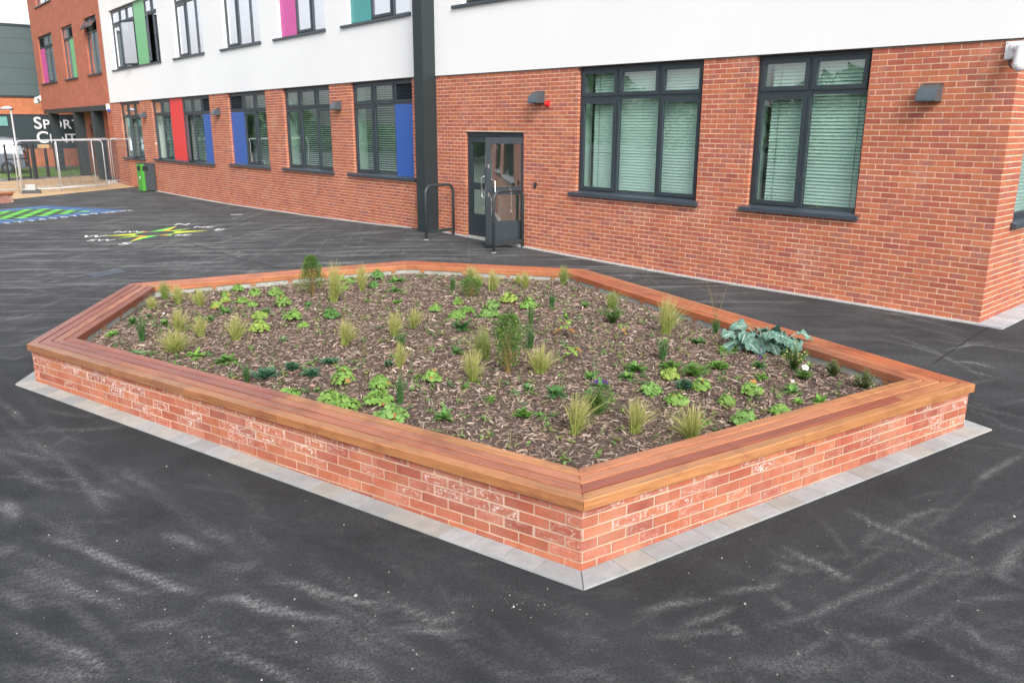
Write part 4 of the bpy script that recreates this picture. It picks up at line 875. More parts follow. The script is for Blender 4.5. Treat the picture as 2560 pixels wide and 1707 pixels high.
for i,rows in {0:[[(0,.40,(.33,.155,.08)),(.40,.58,(.35,.15,.07)),(.58,1,(.40,.175,.075))],[(0,.22,PU),(.22,.60,RD),(.60,1,(.35,.125,.07))],[(0,.535,(.25,.09,.07)),(.535,1,(.38,.15,.085))],[(0,.545,(.30,.10,.07)),(.545,1,GO)]],
  1:[[(0,.47,GO),(.47,1,(.45,.20,.08))],[(0,.80,(.27,.075,.045)),(.80,1,OR)],[(0,.62,(.44,.17,.085)),(.62,1,OR)],[(0,.40,OR2),(.40,.75,OR),(.75,1,GO)]],
  2:[[(0,.45,RO),(.45,1,OR2)],[(0,.3,RO),(.3,1,RO)],[(0,.55,OR2),(.55,1,RO)],[(0,.35,RD),(.35,1,RO)]],
  3:[[(0,1,RO)],[(0,1,RO)],[(0,.5,OR2),(.5,1,RO)],[(0,1,OR2)]],
  4:[[(0,.5,RO),(.5,1,RO)],[(0,1,OR2)],[(0,1,RO)],[(0,.6,OR),(.6,1,OR2)]],
  5:[[(0,1,PU)],[(0,1,(.27,.085,.06))],[(0,.5,(.40,.155,.09)),(.5,1,RD)],[(0,1,(.24,.07,.045))]]}.items():
    for r,segs in enumerate(rows):
        for t0,t1,c in segs:
            lb='darkest red brown board of the bench' if c==(.27,.075,.045) else None
            plank(i,r,t0,t1,c,lb)
plank_dark=None
# bearers under the boards
for i in range(6):
    a,b=offset(HEX,.372)[i],offset(HEX,.372)[(i+1)%6]; u=(b-a).normalized(); L=(b-a).length; n=int(L/.52)
    for k in range(n):
        x=a+u*(.25+k*(L-.5)/max(1,n-1)); ang=math.atan2(u.y,u.x); m=MB(); m.box(-.035,.035,-.02,.024,ZT-.068-.042,ZT-.069,(.42,.2,.1),uvs=True); m.obj('bearer',M_WOOD,planter,T(x.x,x.y,0,ang))
# mulch bed and chips
IN=offset(HEX,.38); cx,cy=-.55,8.7
def mz(x,y):
    d=min(abs((Vector((x,y))-IN[i]).dot(Vector((-(IN[(i+1)%6]-IN[i]).normalized().y,(IN[(i+1)%6]-IN[i]).normalized().x)))) for i in range(6))
    return .345+.03*min(1,d/.25)+.04*min(1,d/1.3)+.016*mnoise.noise(Vector((x*1.7,y*1.7,0)))+.008*mnoise.noise(Vector((x*7,y*7,3)))
def inside(x,y,mar=0.):
    for i in range(6):
        e=(IN[(i+1)%6]-IN[i]).normalized()
        if (Vector((x,y))-IN[i]).dot(Vector((-e.y,e.x)))<mar: return False
    return True
mb=MB(); n=70; rings=[]
for r in range(n+1):
    t=r/n; ring=[]
    for i in range(6):
        for k in range(14):
            p=IN[i].lerp(IN[(i+1)%6],k/14); q=Vector((cx,cy)).lerp(p,t*1.012); ring.append((q.x,q.y,mz(q.x,q.y)))
    rings.append(ring)
for r in range(n):
    for k in range(84):
        l=(k+1)%84; mb.face([rings[r][k],rings[r+1][k],rings[r+1][l],rings[r][l]] if r else [rings[0][k],rings[1][k],rings[1][l]])
mb.obj('bark_mulch_bed',M_MULCH,kind='stuff',category='mulch',label='brown bark mulch filling the raised planter',smooth=True)
CC=[(.14,.097,.078),(.22,.16,.13),(.08,.055,.045),(.29,.225,.185),(.38,.31,.26),(.17,.13,.108),(.24,.165,.125)]
mb=MB(); cnt=0
while cnt<60000:
    x=rng.uniform(-4.6,3.5); y=rng.uniform(4.9,12.8)
    if not inside(x,y,-.02): continue
    cnt+=1; z=mz(x,y)+rng.uniform(-.004,.014); L=rng.gamma(3.0,.0108)+.012; L=min(L,.11); w=L*rng.uniform(.07,.20)+.002; h=.0025; c=CC[rng.choice(7,p=[.25,.20,.20,.12,.05,.12,.06])]; k=rng.uniform(.95,1.8); c=tuple(v*k for v in c)
    a=rng.uniform(0,6.283); ca,sa=math.cos(a),math.sin(a); t=rng.normal(0,.22); u=Vector((ca,sa,t)).normalized()*L/2; v=Vector((-sa,ca,rng.normal(0,.3))).normalized()*w/2; o=Vector((x,y,z)); nz=u.cross(v).normalized()*h
    b=rng.normal(0,.15)*L; m_=o+nz*0+Vector((0,0,abs(b)*.4))
    P0,P1,P2,P3=o-u-v*.7,o-u+v*.7,o+u+v*.6,o+u-v*.6; Q0,Q1=m_-v+nz,m_+v+nz
    mb.face([P0,Q0,Q1,P1],c); mb.face([Q0,P3,P2,Q1],c); mb.face([P0,P0-nz*2-Vector((0,0,.003)),Q0-nz*2-Vector((0,0,.003)),Q0],c); mb.face([P3,Q0,Q0-Vector((0,0,.005)),P3-Vector((0,0,.003))],c)
mb.obj('bark_chips',M_CHIP,kind='stuff',category='bark chips',label='loose splintered bark chips scattered over the planter bed')
# paver edging
edging=add('paver_edging',None,None,I4,kind='structure')
O1=offset(HEX,.030); O2=offset(HEX,-.135)
for i in range(6):
    a,b,a2,b2=O1[i],O1[(i+1)%6],O2[i],O2[(i+1)%6]; u=(b-a).normalized(); L=(b-a).length; n=int(round(L/.238)); nn=Vector((u.y,-u.x)); wd=.165
    for k in range(n):
        p0=a+u*(L*k/n); p1=a+u*(L*(k+1)/n); g=.002
        q=[p0+u*g,p1-u*g,p1-u*g+nn*wd,p0+u*g+nn*wd]
        if k==0: q[3]=a2+u*g; 
        if k==n-1: q[2]=b2-u*g
        tt=rng.uniform(.85,1.12); c=(.325*tt,.335*tt,.345*tt) if rng.random()>.3 else (.35*tt,.34*tt,.32*tt)
        zz=[gz(p.x,p.y)+.014+rng.uniform(-.001,.001) for p in q]; m=MB(); ch=.004; ce=sum(q,Vector((0,0)))/4
        top=[(p.x+(ce.x-p.x)*.015,p.y+(ce.y-p.y)*.02,z) for p,z in zip(q,zz)]; mid=[(p.x,p.y,z-ch) for p,z in zip(q,zz)]; low=[(p.x,p.y,z-.06) for p,z in zip(q,zz)]
        m.face(top[::-1],c)
        for s_ in range(4):
            e=(s_+1)%4; m.face([top[s_],top[e],mid[e],mid[s_]],c); m.face([mid[s_],mid[e],low[e],low[s_]],c)
        m.obj('paver',M_PAVER,edging,I4)

# ---------------------------------------------------------------- plants
def jit(c,k=.2):
    f=rng.uniform(1-k,1+k); return tuple(max(0,v*f*rng.uniform(1-k*.3,1+k*.3)) for v in c)
def blade(mb,base,dirv,h,bend,w,col,seg=4,tip=None):
    """ribbon that rises along dirv and droops by bend"""
    d=Vector(dirv); side=Vector((rng.normal(),rng.normal(),0)).normalized(); p=Vector(base); pts=[]
    for i in range(seg+1):
        t=i/seg; q=p+Vector((0,0,1))*h*t*(1-.28*bend*t)+Vector((d.x,d.y,0))*h*(t**1.7)*bend; ww=w*(1-t)**.6*.5+.0006; pts.append((q-side*ww,q+side*ww))
    for i in range(seg):
        c=col if not tip else tuple(col[k]*(1-i/seg)+tip[k]*(i/seg) for k in range(3))
        mb.face([pts[i][0],pts[i][1],pts[i+1][1],pts[i+1][0]],c)
def leafshape(mb,base,dirv,up,L,w,col,lob=0,fold=.2,droop=.3):
    """flat leaf: fan of faces along a midrib, outline w*profile"""
    d=Vector(dirv).normalized(); up=Vector(up); s=d.cross(up).normalized(); n=s.cross(d).normalized(); b=Vector(base); k=5; prev=None
    for i in range(k+1):
        t=i/k; c=b+d*L*t+Vector((0,0,-1))*L*droop*t*t; pr_=math.sin(math.pi*min(1,t*.93+.06))**.8*(1+(.22*math.sin(t*18) if lob else 0)); ww=w/2*pr_
        cur=(c-s*ww+n*ww*fold,c,c+s*ww+n*ww*fold)
        if prev: mb.face([prev[0],prev[1],cur[1],cur[0]],col); mb.face([prev[1],prev[2],cur[2],cur[1]],tuple(v*.94 for v in col))
        prev=cur
def round_leaf(mb,c,nrm,r,col,lobes=5,a0=0.):
    nrm=Vector(nrm).normalized(); a=nrm.cross(Vector((0,0,1)) if abs(nrm.z)<.95 else Vector((1,0,0))).normalized(); b=nrm.cross(a); m=lobes*4; pts=[]
    for i in range(m):
        t=i/m*2*math.pi; f=1-.20*(.5+.5*math.cos(t*lobes)) ; f*= .35 if i==0 else 1; rr=r*f
        pts.append(c+(a*math.cos(t+a0)+b*math.sin(t+a0))*rr-nrm*rr*.22*(.5+.5*math.cos(t*lobes))+nrm*r*.05)
    for i in range(m): mb.face([c,pts[i],pts[(i+1)%m]],tuple(v*(1.0 if (i//2)%2 else .9) for v in col))
def g_stipa(h,w,green=0.):
    mb=MB(); n=int(230+w*900); lean=rng.normal(0,.08)+.06; c0=(.17,.29,.045) if not green else (.11,.22,.04); c1=(.47,.50,.145) if not green else (.26,.34,.09)
    for i in range(n):
        r=abs(rng.normal(0,.18))*w*.35; a=rng.uniform(0,6.283); b=(r*math.cos(a),r*math.sin(a),-.01); a2=a+rng.normal(0,.6); dv=(math.cos(a2)+lean*4,math.sin(a2),0); out=rng.random()**1.6
        hh=h*rng.uniform(.35,1.12)*(1-.15*out); bend=(w/h)*.80*out+.05; k=rng.random()
        c=tuple(c0[j]*(1-k)+c1[j]*k for j in range(3)); blade(mb,b,dv,hh,bend*rng.uniform(.6,1.6),.0046,jit(c,.15),4,tip=jit((.50,.46,.20) if not green else (.36,.40,.14),.15))
    for i in range(14):
        a=rng.uniform(0,6.283); blade(mb,(0,0,0),(math.cos(a),math.sin(a),0),h*rng.uniform(.2,.4),1.9*w/h,.004,jit((.50,.41,.24)),4)
    return mb,M_GRASSB
def g_rush(h,w,stalks=False):
    mb=MB(); n=int(26+w*150)
    for i in range(n):
        a=rng.uniform(0,6.283); r=rng.random()*w*.16; out=rng.random(); hh=h*rng.uniform(.55,1.05); dv=(math.cos(a),math.sin(a),0); col=jit((.075,.17,.055),.25); bx,by=r*math.cos(a),r*math.sin(a)
        blade(mb,(bx,by,-.01),dv,hh,out*w/h*.62,.006,col,4)
        for j in range(9):
            t=rng.uniform(.12,.95); q=Vector((bx,by,0))+Vector((0,0,hh*t*(1-.28*out*w/h*.62*t)))+Vector((dv[0],dv[1],0))*hh*(t**1.7)*out*w/h*.62; an=rng.uniform(0,6.283); L=rng.uniform(.012,.03)
            s=Vector((math.cos(an),math.sin(an),.9)).normalized()*L; v=Vector((-math.sin(an),math.cos(an),0))*.0035; mb.face([q-v,q+v,q+s],jit((.09,.21,.06),.3))
    if h>.25 or stalks:
        for i in range(4+4*stalks):
            a=rng.uniform(0,6.283); blade(mb,(0,0,0),(math.cos(a),math.sin(a),0),h*rng.uniform(1.2,1.6)*(1+1.1*stalks),.25,.004,jit((.22,.22,.10)),5,tip=(.35,.25,.10))
    return mb,M_LEAF
def g_lime(h,w,tone=0):
    mb=MB(); w*=.86; n=int(26+w*230); h*=1.2; base={0:(.20,.35,.075),1:(.30,.41,.085),2:(.11,.25,.06),3:(.19,.34,.09)}[tone]
    for i in range(n):
        u=rng.random(); a=i*2.39996; rr=math.sqrt((i+.5)/n)*w*.5; zz=h*(.38+.62*(1-(rr/(w*.5))**2))*rng.uniform(.7,1.0); c=Vector((rr*math.cos(a),rr*math.sin(a),zz*rng.uniform(.75,1.05)))
        nr=Vector((math.cos(a)*rr/w*1.9+rng.normal(0,.42),math.sin(a)*rr/w*1.9-.15+rng.normal(0,.42),1)); col=jit(base,.2)
        if rng.random()<.015+.05*('orange' in lab or 'brown' in lab or 'red ' in lab): col=jit((.42,.20,.06),.3)
        round_leaf(mb,c,nr,rng.uniform(.013,.026)*(1+w*.6),col,5,rng.uniform(0,6)); blade(mb,(0,0,0),(math.cos(a),math.sin(a),0),zz,rr/max(zz,.02)*.9,.003,(.16,.16,.05),2)
    return mb,M_LEAF
def g_ros(h,w,tone=0):
    mb=MB(); n=int(14+w*60); base={0:(.12,.27,.055),1:(.18,.36,.06),2:(.17,.27,.12),3:(.08,.20,.055)}[tone]
    for i in range(n):
        a=i*2.4+rng.normal(0,.2); el=rng.uniform(.15,1.1); L=w*.5*rng.uniform(.7,1.05)
        leafshape(mb,(0,0,rng.uniform(0,h*.25)),(math.cos(a)*math.cos(el),math.sin(a)*math.cos(el),math.sin(el)*min(1.6,h/w*1.6)),(0,0,1),L,L*rng.uniform(.22,.36),jit(base,.25),lob=1 if tone!=1 else 0,droop=.3*(1-el*.5))
    return mb,M_LEAF
def g_ferny(h,w,col=(.13,.28,.05),flower=None,n=None):
    mb=MB(); n=n or int(24+w*130)
    for i in range(n):
        a=rng.uniform(0,6.283); out=rng.random(); hh=h*rng.uniform(.5,1.05)*(1-.4*out); prev=Vector((0,0,0)); dv=Vector((math.cos(a),math.sin(a),0))
        for j in range(1,8):
            t=j/7; q=Vector((0,0,hh*t))+dv*w*.5*out*t**1.2; v=Vector((-dv.y,dv.x,0))*.0012; mb.face([prev-v,prev+v,q+v,q-v],jit((.14,.17,.06),.2)); prev=q
            for s in (1,-1,0):
                an=a+s*1.1+rng.normal(0,.4); L=rng.uniform(.012,.026)*(1+w*.8); leafshape(mb,q,(math.cos(an),math.sin(an),.5),(0,0,1),L,L*.5,jit(col,.28),droop=.2)
        if flower and rng.random()<flower[1]: round_leaf(mb,prev+Vector((0,0,.006)),(rng.normal(0,.3),-.6,1),.006+.004*rng.random(),jit(flower[0],.1))
    return mb,M_LEAF
def g_box(h,w,cone):
    mb=MB(); nl=int(4800*(h/.5)*max(.4,w/.3))
    for i in range(int(14+w*40)):
        a=rng.uniform(0,6.283); blade(mb,(rng.normal(0,.012),rng.normal(0,.012),-.01),(math.cos(a),math.sin(a),0),h*rng.uniform(.7,.98),w/h*.5*rng.random(),.006,jit((.28,.19,.07),.2),5)
    for i in range(nl):
        t=rng.random()**.85; z=h*(.14+.86*t); prof=(1-t)**.5*.95+.12 if cone else (.55+.45*math.sin(min(1,t*1.35)*math.pi*.5))*(1-.55*max(0,t-.72)/.28); a=rng.uniform(0,6.283)
        r=w*.5*prof*math.sqrt(rng.uniform(.12,1))*(1+.22*math.sin(a*5+z*30)+.12*math.sin(a*3-z*14)); c=Vector((r*math.cos(a),r*math.sin(a),z)); L=rng.uniform(.011,.018)
        d=Vector((math.cos(a)+rng.normal(0,.6),math.sin(a)+rng.normal(0,.6),rng.uniform(-.1,1.1))).normalized(); s=d.cross(Vector((rng.normal(),rng.normal(),1))).normalized()*L*.36
        if t<.35 and rng.random()<.35: continue
        col=jit((.085,.19,.04),.3) if rng.random()<.72 else jit((.19,.30,.06),.25)
        if t<.3 and rng.random()<.35: col=jit((.30,.24,.07),.2)
        mb.face([c-d*L*.5,c+s,c+d*L*.5,c-s],col)
    return mb,M_LEAF
def g_seed(h,w,tone=0):
    mb=MB()
    for i in range(4):
        a=rng.uniform(0,6.283); blade(mb,(0,0,0),(math.cos(a),math.sin(a),0),h*rng.uniform(.6,.95),.25,.005,(.12,.06,.05),4)
    for i in range(11):
        a=i*2.4; rr=w*.3*rng.uniform(.3,1); z=h*rng.uniform(.45,1); el=rng.uniform(-.1,.6)
        leafshape(mb,(rr*.4*math.cos(a),rr*.4*math.sin(a),z),(math.cos(a),math.sin(a),el),(0,0,1),w*rng.uniform(.25,.42),w*rng.uniform(.16,.24),jit((.24,.40,.07),.25) if rng.random()<.85 else jit((.42,.22,.05),.2),lob=1,droop=.5)
    return mb,M_LEAF
def seed_of(l): return sum(ord(c)*(i+1) for i,c in enumerate(l))%99991
GRP={'S':'feather grass tufts in the planter','G':'green grass tufts in the planter','K':'dark spiky stemmed plants in the planter','L':'lime leaved clumps in the planter','R':'leafy rosettes in the planter','T':'blue green low herbs in the planter','F':'feathery green mounds in the planter','H':'tall herbs in the planter','O':'seedlings in the planter'}
NAM={'S':('feather_grass','ornamental grass'),'G':('green_grass_tuft','ornamental grass'),'K':('spiky_stem_plant','plant'),'L':('lime_leaf_clump','leafy plant'),'R':('leaf_rosette','leafy plant'),'T':('blue_green_herb','herb'),'F':('feathery_mound','leafy plant'),'H':('branching_herb','herb'),'O':('seedling','seedling'),'V':('flowering_rosette','flowering plant'),'C':('conical_bush','shrub'),'D':('round_shrub','shrub'),'X':('box_shrub','shrub'),'Q':('sea_kale','leafy plant')}
for K,px_,py_,h,w,lab in PLANTS:
    rng=np.random.default_rng(seed_of(lab)); nm,cat=NAM[K]; w*=1.22; h*=1.05; M=T(px_,py_,mz(px_,py_)-.004); kw=dict(label=lab,category=cat,group=GRP.get(K))
    if K=='Q': 
        kale=empty(nm,M,**kw); continue
    if K=='S': g,mt=g_stipa(h,w)
    elif K=='G': g,mt=g_stipa(h,w,1)
    elif K=='K': g,mt=g_rush(h,w,'stalks' in lab)
    elif K=='L':
        tone=1 if 'yellow' in lab or 'bright' in lab else 2 if 'deep' in lab or 'darker' in lab else 3 if 'pale' in lab or 'large' in lab else 0; g,mt=g_lime(h,w,tone)
    elif K=='R': g,mt=g_ros(h,w*1.12,1 if 'bright' in lab or 'yellow' in lab else 2 if 'grey' in lab else 3 if 'dark' in lab else 0)
    elif K=='T': g,mt=g_ferny(h,w,(.08,.21,.12))
    elif K=='F': g,mt=g_ferny(h,w,(.06,.17,.10) if 'blue' in lab else (.14,.30,.05),n=int(26+w*150))
    elif K=='H': g,mt=g_ferny(h,w,(.12,.24,.05) if 'rose' not in lab else (.16,.20,.08),flower=((.55,.50,.15),.5) if 'buds' in lab else None)
    elif K=='O': g,mt=g_seed(h,w)
    elif K=='V': g,mt=g_ros(h,w,3)
    elif K=='C': g,mt=g_box(h,w,True)
    elif K=='D': g,mt=g_box(h,w,False)
    elif K=='X': g,mt=g_box(h,w*.82,False)
    o=g.obj(nm,mt,None,M,**kw)
    if K=='V':
        f=MB(); sp=.15 if 'spike' in lab else .06
        for i in range(5 if sp<.1 else 1):
            a=rng.uniform(0,6.28); rr=.05 if sp<.1 else 0; z0=h*.5
            for j in range(14): round_leaf(f,Vector((rr*math.cos(a)+rng.normal(0,.008),rr*math.sin(a)+rng.normal(0,.008),z0+sp*(j/14)*(1 if sp>.1 else .3))),(rng.normal(),rng.normal(),.5),.008,jit((.16,.06,.36),.2))
        f.obj('flower',M_LEAF,o,M)
    if 'white flower' in lab or 'white bloom' in lab:
        f=MB(); r=.032 if 'large' in lab else .014
        for j in range(5):
            a=j*1.2566; round_leaf(f,Vector((math.cos(a)*r*.6,-.01+math.sin(a)*r*.5,h+.02+math.sin(a)*r*.35)),(math.cos(a)*.3,-.6,.8),r*.55,(.85,.85,.80))
        round_leaf(f,Vector((0,-.016,h+.026)),(0,-.7,.7),r*.28,(.75,.6,.15)); f.obj('flower',M_LEAF,o,M)
# self sown sprigs too small to tell apart
rng=np.random.default_rng(99); mb=MB(); k=0
while k<900:
    x=rng.uniform(-4.6,3.5); y=rng.uniform(4.9,12.8)
    if not inside(x,y,.08): continue
    k+=1; z=mz(x,y); c=[(.15,.29,.06),(.10,.22,.06),(.20,.32,.10),(.25,.28,.09)][int(rng.integers(4))]
    for q in range(int(rng.integers(3,10))):
        a=rng.uniform(0,6.283); L=rng.uniform(.025,.065)
        if rng.random()<.35: blade(mb,(x,y,z),(math.cos(a),math.sin(a),0),rng.uniform(.05,.16),.5,.003,jit(c),3)
        else: leafshape(mb,(x+rng.normal(0,.012),y+rng.normal(0,.012),z+rng.uniform(0,.03)),(math.cos(a),math.sin(a),rng.uniform(.1,1)),(0,0,1),L,L*.4,jit(c,.25))
mb.obj('self_sown_sprigs',M_LEAF,kind='stuff',category='weeds',label='tiny green sprigs and seedlings dotted between the planted clumps')
# sea kale: every leaf is its own mesh
rng=np.random.default_rng(5)
def kale_leaf(L,w):
    mb=MB(); nu,nv=9,8; ph=rng.uniform(0,6); P=[]
    for i in range(nu+1):
        row=[]
        for j in range(nv+1):
            u=i/nu; v=j/nv*2-1; prof=(math.sin(math.pi*min(1,.08+u*.86))**.65)*(1+.10*math.sin(u*16+ph)*abs(v)); x=L*(u*.95+.05)*(1-.10*v*v)
            if u<.2: prof*=.35+u*3.2
            y=w/2*v*prof; z=.030*abs(v)*w*3*(1-u*.3)+.022*math.sin(u*11+ph+v*2)*abs(v)**1.5+.016*math.sin(v*9+ph)*u - L*.42*u**2.1
            row.append((x,y,z))
        P.append(row)
    for i in range(nu):
        for j in range(nv): mb.face([P[i][j],P[i+1][j],P[i+1][j+1],P[i][j+1]],uv=[(i/nu,j/nv),((i+1)/nu,j/nv),((i+1)/nu,(j+1)/nv),(i/nu,(j+1)/nv)])
    return mb.mesh('leaf',M_KALE,smooth=True)
kb=WM[kale.name]
stems=MB(); kmes=[kale_leaf(rng.uniform(.15,.22),rng.uniform(.12,.17)) for _ in range(8)]
for i in range(36):
    ax=(i/35-.5)*.56; cx_=ax*.95; a=rng.uniform(0,6.283) if i%3 else (math.pi if ax<0 else 0)+rng.normal(0,.5); hz=rng.uniform(.12,.25)-abs(ax)*.10
    if i%5==0: a=-1.57+rng.normal(0,.4); hz=rng.uniform(.10,.16)
    sx,sy=cx_+.05*math.cos(a),rng.uniform(-.10,.14)+.05*math.sin(a)
    Ml=kb@T(sx,sy,hz,a)@Matrix.Rotation(rng.uniform(-.5,.25),4,'Y')@Matrix.Rotation(rng.normal(0,.3),4,'X'); add('leaf',kmes[i%8],kale,Ml)
    stems.tube([(cx_*.3,0,-.01),(cx_*.7,sy*.4,hz*.55),(sx,sy,hz)],.006,5,(.35,.45,.33))
stems.obj('stem',M_LEAF,kale,kb)
rng=np.random.default_rng(11)

# ---------------------------------------------------------------- wall lamps and small wall fittings
def lamp(M,s0,s1,z0,z1,label):
    root=empty('wall_lamp',M@T((s0+s1)/2,0.005,z0),label=label,category='wall lamp',group='quarter round wall lamps on the brick walls'); B=WM[root.name]; w=(s1-s0)/2; h=z1-z0; dp=h*1.05
    mb=MB(); P=[]; n=9
    for i in range(n+1):
        t=i/n*math.pi/2; P.append((dp*math.cos(t)**.9 if i<n else 0,h*math.sin(t)))
    for (y0,a0),(y1,a1) in zip(P[:-1],P[1:]): mb.face([(-w,y0,a0),(w,y0,a0),(w,y1,a1),(-w,y1,a1)])
    for sx in (-w,w): 
        for (y0,a0),(y1,a1) in zip(P[:-1],P[1:]): mb.face([(sx,0,0),(sx,y0,a0),(sx,y1,a1)])
    mb.face([(-w,0,0),(w,0,0),(w,.012,0),(-w,.012,0)]); mb.obj('lamp_shade',M_LAMP,root,B)
    mb=MB(); mb.box(-w-.004,w+.004,-.002,.03,h-.004,h+.008); mb.box(-w-.003,-w+.006,-.001,dp*.99,-.008,.0); mb.box(w-.006,w+.003,-.001,dp*.99,-.008,.0); mb.box(-w,w,dp-.012,dp+.002,-.008,.006); mb.obj('lamp_frame',M_FRAME,root,B)
    mb=MB(); mb.box(-w*.9,w*.9,.02,dp*.9,.012,.018); mb.obj('diffuser',M_WHITE,root,B)
lamp(MR,.83,1.07,2.93,3.14,'grey quarter round wall lamp nearest the right corner of the building')
lamp(MR,8.03,8.27,3.02,3.23,'grey quarter round wall lamp above and right of the double door')
lamp(ML,3.42,3.68,3.0,3.2,'grey quarter round wall lamp on the first pier left of the column')
lamp(ML,11.85,12.13,2.96,3.17,'grey quarter round wall lamp between the two windows with blue panels')
lamp(ML,19.95,20.25,2.96,3.17,'grey quarter round wall lamp farthest left, above the litter bin')
a=empty('alarm_sounder',MR@T(7.93,.004,3.0),label='small round red alarm sounder beside the lamp over the door',category='alarm'); B=WM[a.name]
mb=MB(); mb.tube([(0,0,0),(0,.03,0)],.048,16); mb.tube([(0,.03,0),(0,.055,0),(0,.085,0),(0,.10,0)],[.046,.044,.034,.012],16); mb.obj('dome',M_REDP,a,B,smooth=False)
mb=MB(); mb.box(-.035,.035,0,.03,-.055,.055); mb.obj('back_plate',M_REDP,a,B)
a=empty('door_keypad',MR@T(8.25,.004,1.42),label='small black entry keypad on the brick right of the door',category='keypad'); B=WM[a.name]
mb=MB(); mb.box(-.03,.03,0,.03,0,.10); mb.obj('casing',M_BLACK,a,B)
mb=MB()
for i in range(3):
    for j in range(4): mb.box(-.02+i*.016,-.011+i*.016,.03,.033,.02+j*.017,.031+j*.017)
mb.obj('keys',M_LAMP,a,B,kind='stuff')
def sphere(mb,c,r,n=12,z0=-1,z1=1,col=(1,1,1)):
    R=[]
    for i in range(n//2+1):
        t=-math.pi/2+math.pi*i/(n//2); R.append([(c[0]+r*math.cos(t)*math.cos(u*2*math.pi/n),c[1]+r*math.cos(t)*math.sin(u*2*math.pi/n),c[2]+r*math.sin(t)) for u in range(n)])
    for i in range(n//2):
        for u in range(n): mb.face([R[i][u],R[i][(u+1)%n],R[i+1][(u+1)%n],R[i+1][u]],col)
# corner camera, right edge
a=empty('security_camera',MR@T(.09,.004,3.40),label='white dome security camera on a corner bracket at the right frame edge',category='security camera'); B=WM[a.name]
mb=MB(); mb.box(-.10,.075,.0,.03,0,.20); mb.box(-.12,-.092,-.20,.03,0,.20); mb.obj('bracket_plate',M_WHITE,a,B)
mb=MB(); mb.box(-.10,-.0,.03,.09,.02,.18); mb.tube([(-.05,.06,.12),(-.12,.17,.10),(-.17,.24,.08)],[.05,.045,.045],12); mb.obj('bracket_arm',M_WHITE,a,B)
mb=MB(); mb.tube([(-.17,.24,.13),(-.17,.24,-.06)],[.06,.075],16); mb.obj('housing',M_WHITE,a,B); mb=MB(); sphere(mb,(-.17,.24,-.08),.078,16); mb.obj('dome',M_WHITE,a,B,smooth=True)
mb=MB(); mb.tube([(.01,.02,.0),(.01,.04,-.06),(-.05,.09,-.11),(-.11,.18,-.11)],.009,8); mb.obj('cable',M_BLACK,a,B,smooth=True)
mb=MB(); 
for x,z in ((.055,.02),(.055,.18),(-.06,.18),(-.06,.02)): mb.box(x-.006,x+.006,.03,.033,z-.006,z+.006)
mb.obj('screws',M_CHROME,a,B)
# far camera on the tower corner
a=empty('security_camera',ML@T(39.9,.02,4.1),label='white dome security camera at the far left corner of the brick tower',category='security camera'); B=WM[a.name]
mb=MB(); mb.box(-.10,.12,0,.06,0,.3); mb.box(.1,.85,.02,.12,.12,.24); mb.obj('bracket_arm',M_WHITE,a,B); mb=MB(); sphere(mb,(.8,.07,-.02),.17,12); mb.tube([(.8,.07,.2),(.8,.07,.0)],[.1,.17],12); mb.obj('dome',M_WHITE,a,B,smooth=True)
a=empty('alarm_box',ML@T(25.45,.004,3.33),label='white and blue intruder alarm box beside the canopy beam',category='alarm box'); B=WM[a.name]
mb=MB(); mb.box(-.13,.13,0,.10,0,.28); mb.obj('casing',M_WHITE,a,B); mb=MB(); mb.box(-.132,-.02,-.001,.105,-.06,.05); mb.obj('blue_light',M_BLUE,a,B)

# ---------------------------------------------------------------- guard rails at the door
M_RAIL=simple('rail_paint',(.035,.045,.05),.4,var=.1,scale=10)
def hoop(a,b,zt_,label,bar=True):
    za=gz(*a); u=Vector((b[0]-a[0],b[1]-a[1],0)); L=u.length; ang=math.atan2(u.y,u.x); root=empty('guard_rail',T(a[0],a[1],za,ang),label=label,category='guard rail',group='tubular guard rails beside the door'); B=WM[root.name]
    H=zt_-za; r=.17; pts=[(0,0,-.1),(0,0,H-r)]+[(r-r*math.cos(t),0,H-r+r*math.sin(t)) for t in np.linspace(.2,math.pi/2,6)]+[(L-r+r*math.sin(t),0,H-r+r*math.cos(t)) for t in np.linspace(0,math.pi/2-.2,6)]+[(L,0,H-r),(L,0,-.1)]
    mb=MB(); mb.tube(pts,.030,12); mb.obj('hoop',M_RAIL,root,B,smooth=True)
    if bar: mb=MB(); mb.box(.02,L-.02,-.006,.006,.12,.19); mb.obj('tapping_rail',M_RAIL,root,B)
    mb=MB(); mb.tube([(0,0,0),(0,0,.012)],.05,12); mb.tube([(L,0,0),(L,0,.012)],.05,12); mb.obj('base_collar',M_CONC,root,B)
    return root,B,L,H
hoop((-1.84,17.46),(-1.304,18.13),1.36,'dark tubular guard rail between the steel column and the door')
hr,HB,HL,HH=hoop((-.365,15.9),(.204,16.52),1.37,'dark tubular guard rail in front of the open door leaf')
ch=empty('hanging_chain',HB@T(.46,-.0,HH),label='short steel chain hanging from the guard rail by the open door',category='chain'); B=WM[ch.name]
mb=MB(); mb.tube([(0,-.034*math.sin(t),.002+.034*math.cos(t)-.002) for t in np.linspace(-math.pi,math.pi,13)],.006,6); mb.obj('ring',M_CHROME,ch,B)
for i in range(12):
    z=-.05-i*.028; mb=MB(); ax=i%2; mb.tube([((.008*math.cos(t)) if ax else 0,-.036+(0 if ax else .008*math.cos(t)),z+.016*math.sin(t)) for t in np.linspace(0,2*math.pi,9)],.0035,5); mb.obj('link',M_CHROME,ch,B)
mb=MB(); mb.tube([(.015*math.cos(t),-.036,-.395+.02*math.sin(t)) for t in np.linspace(.6,2*math.pi,10)],.006,6); mb.obj('hook',M_CHROME,ch,B)

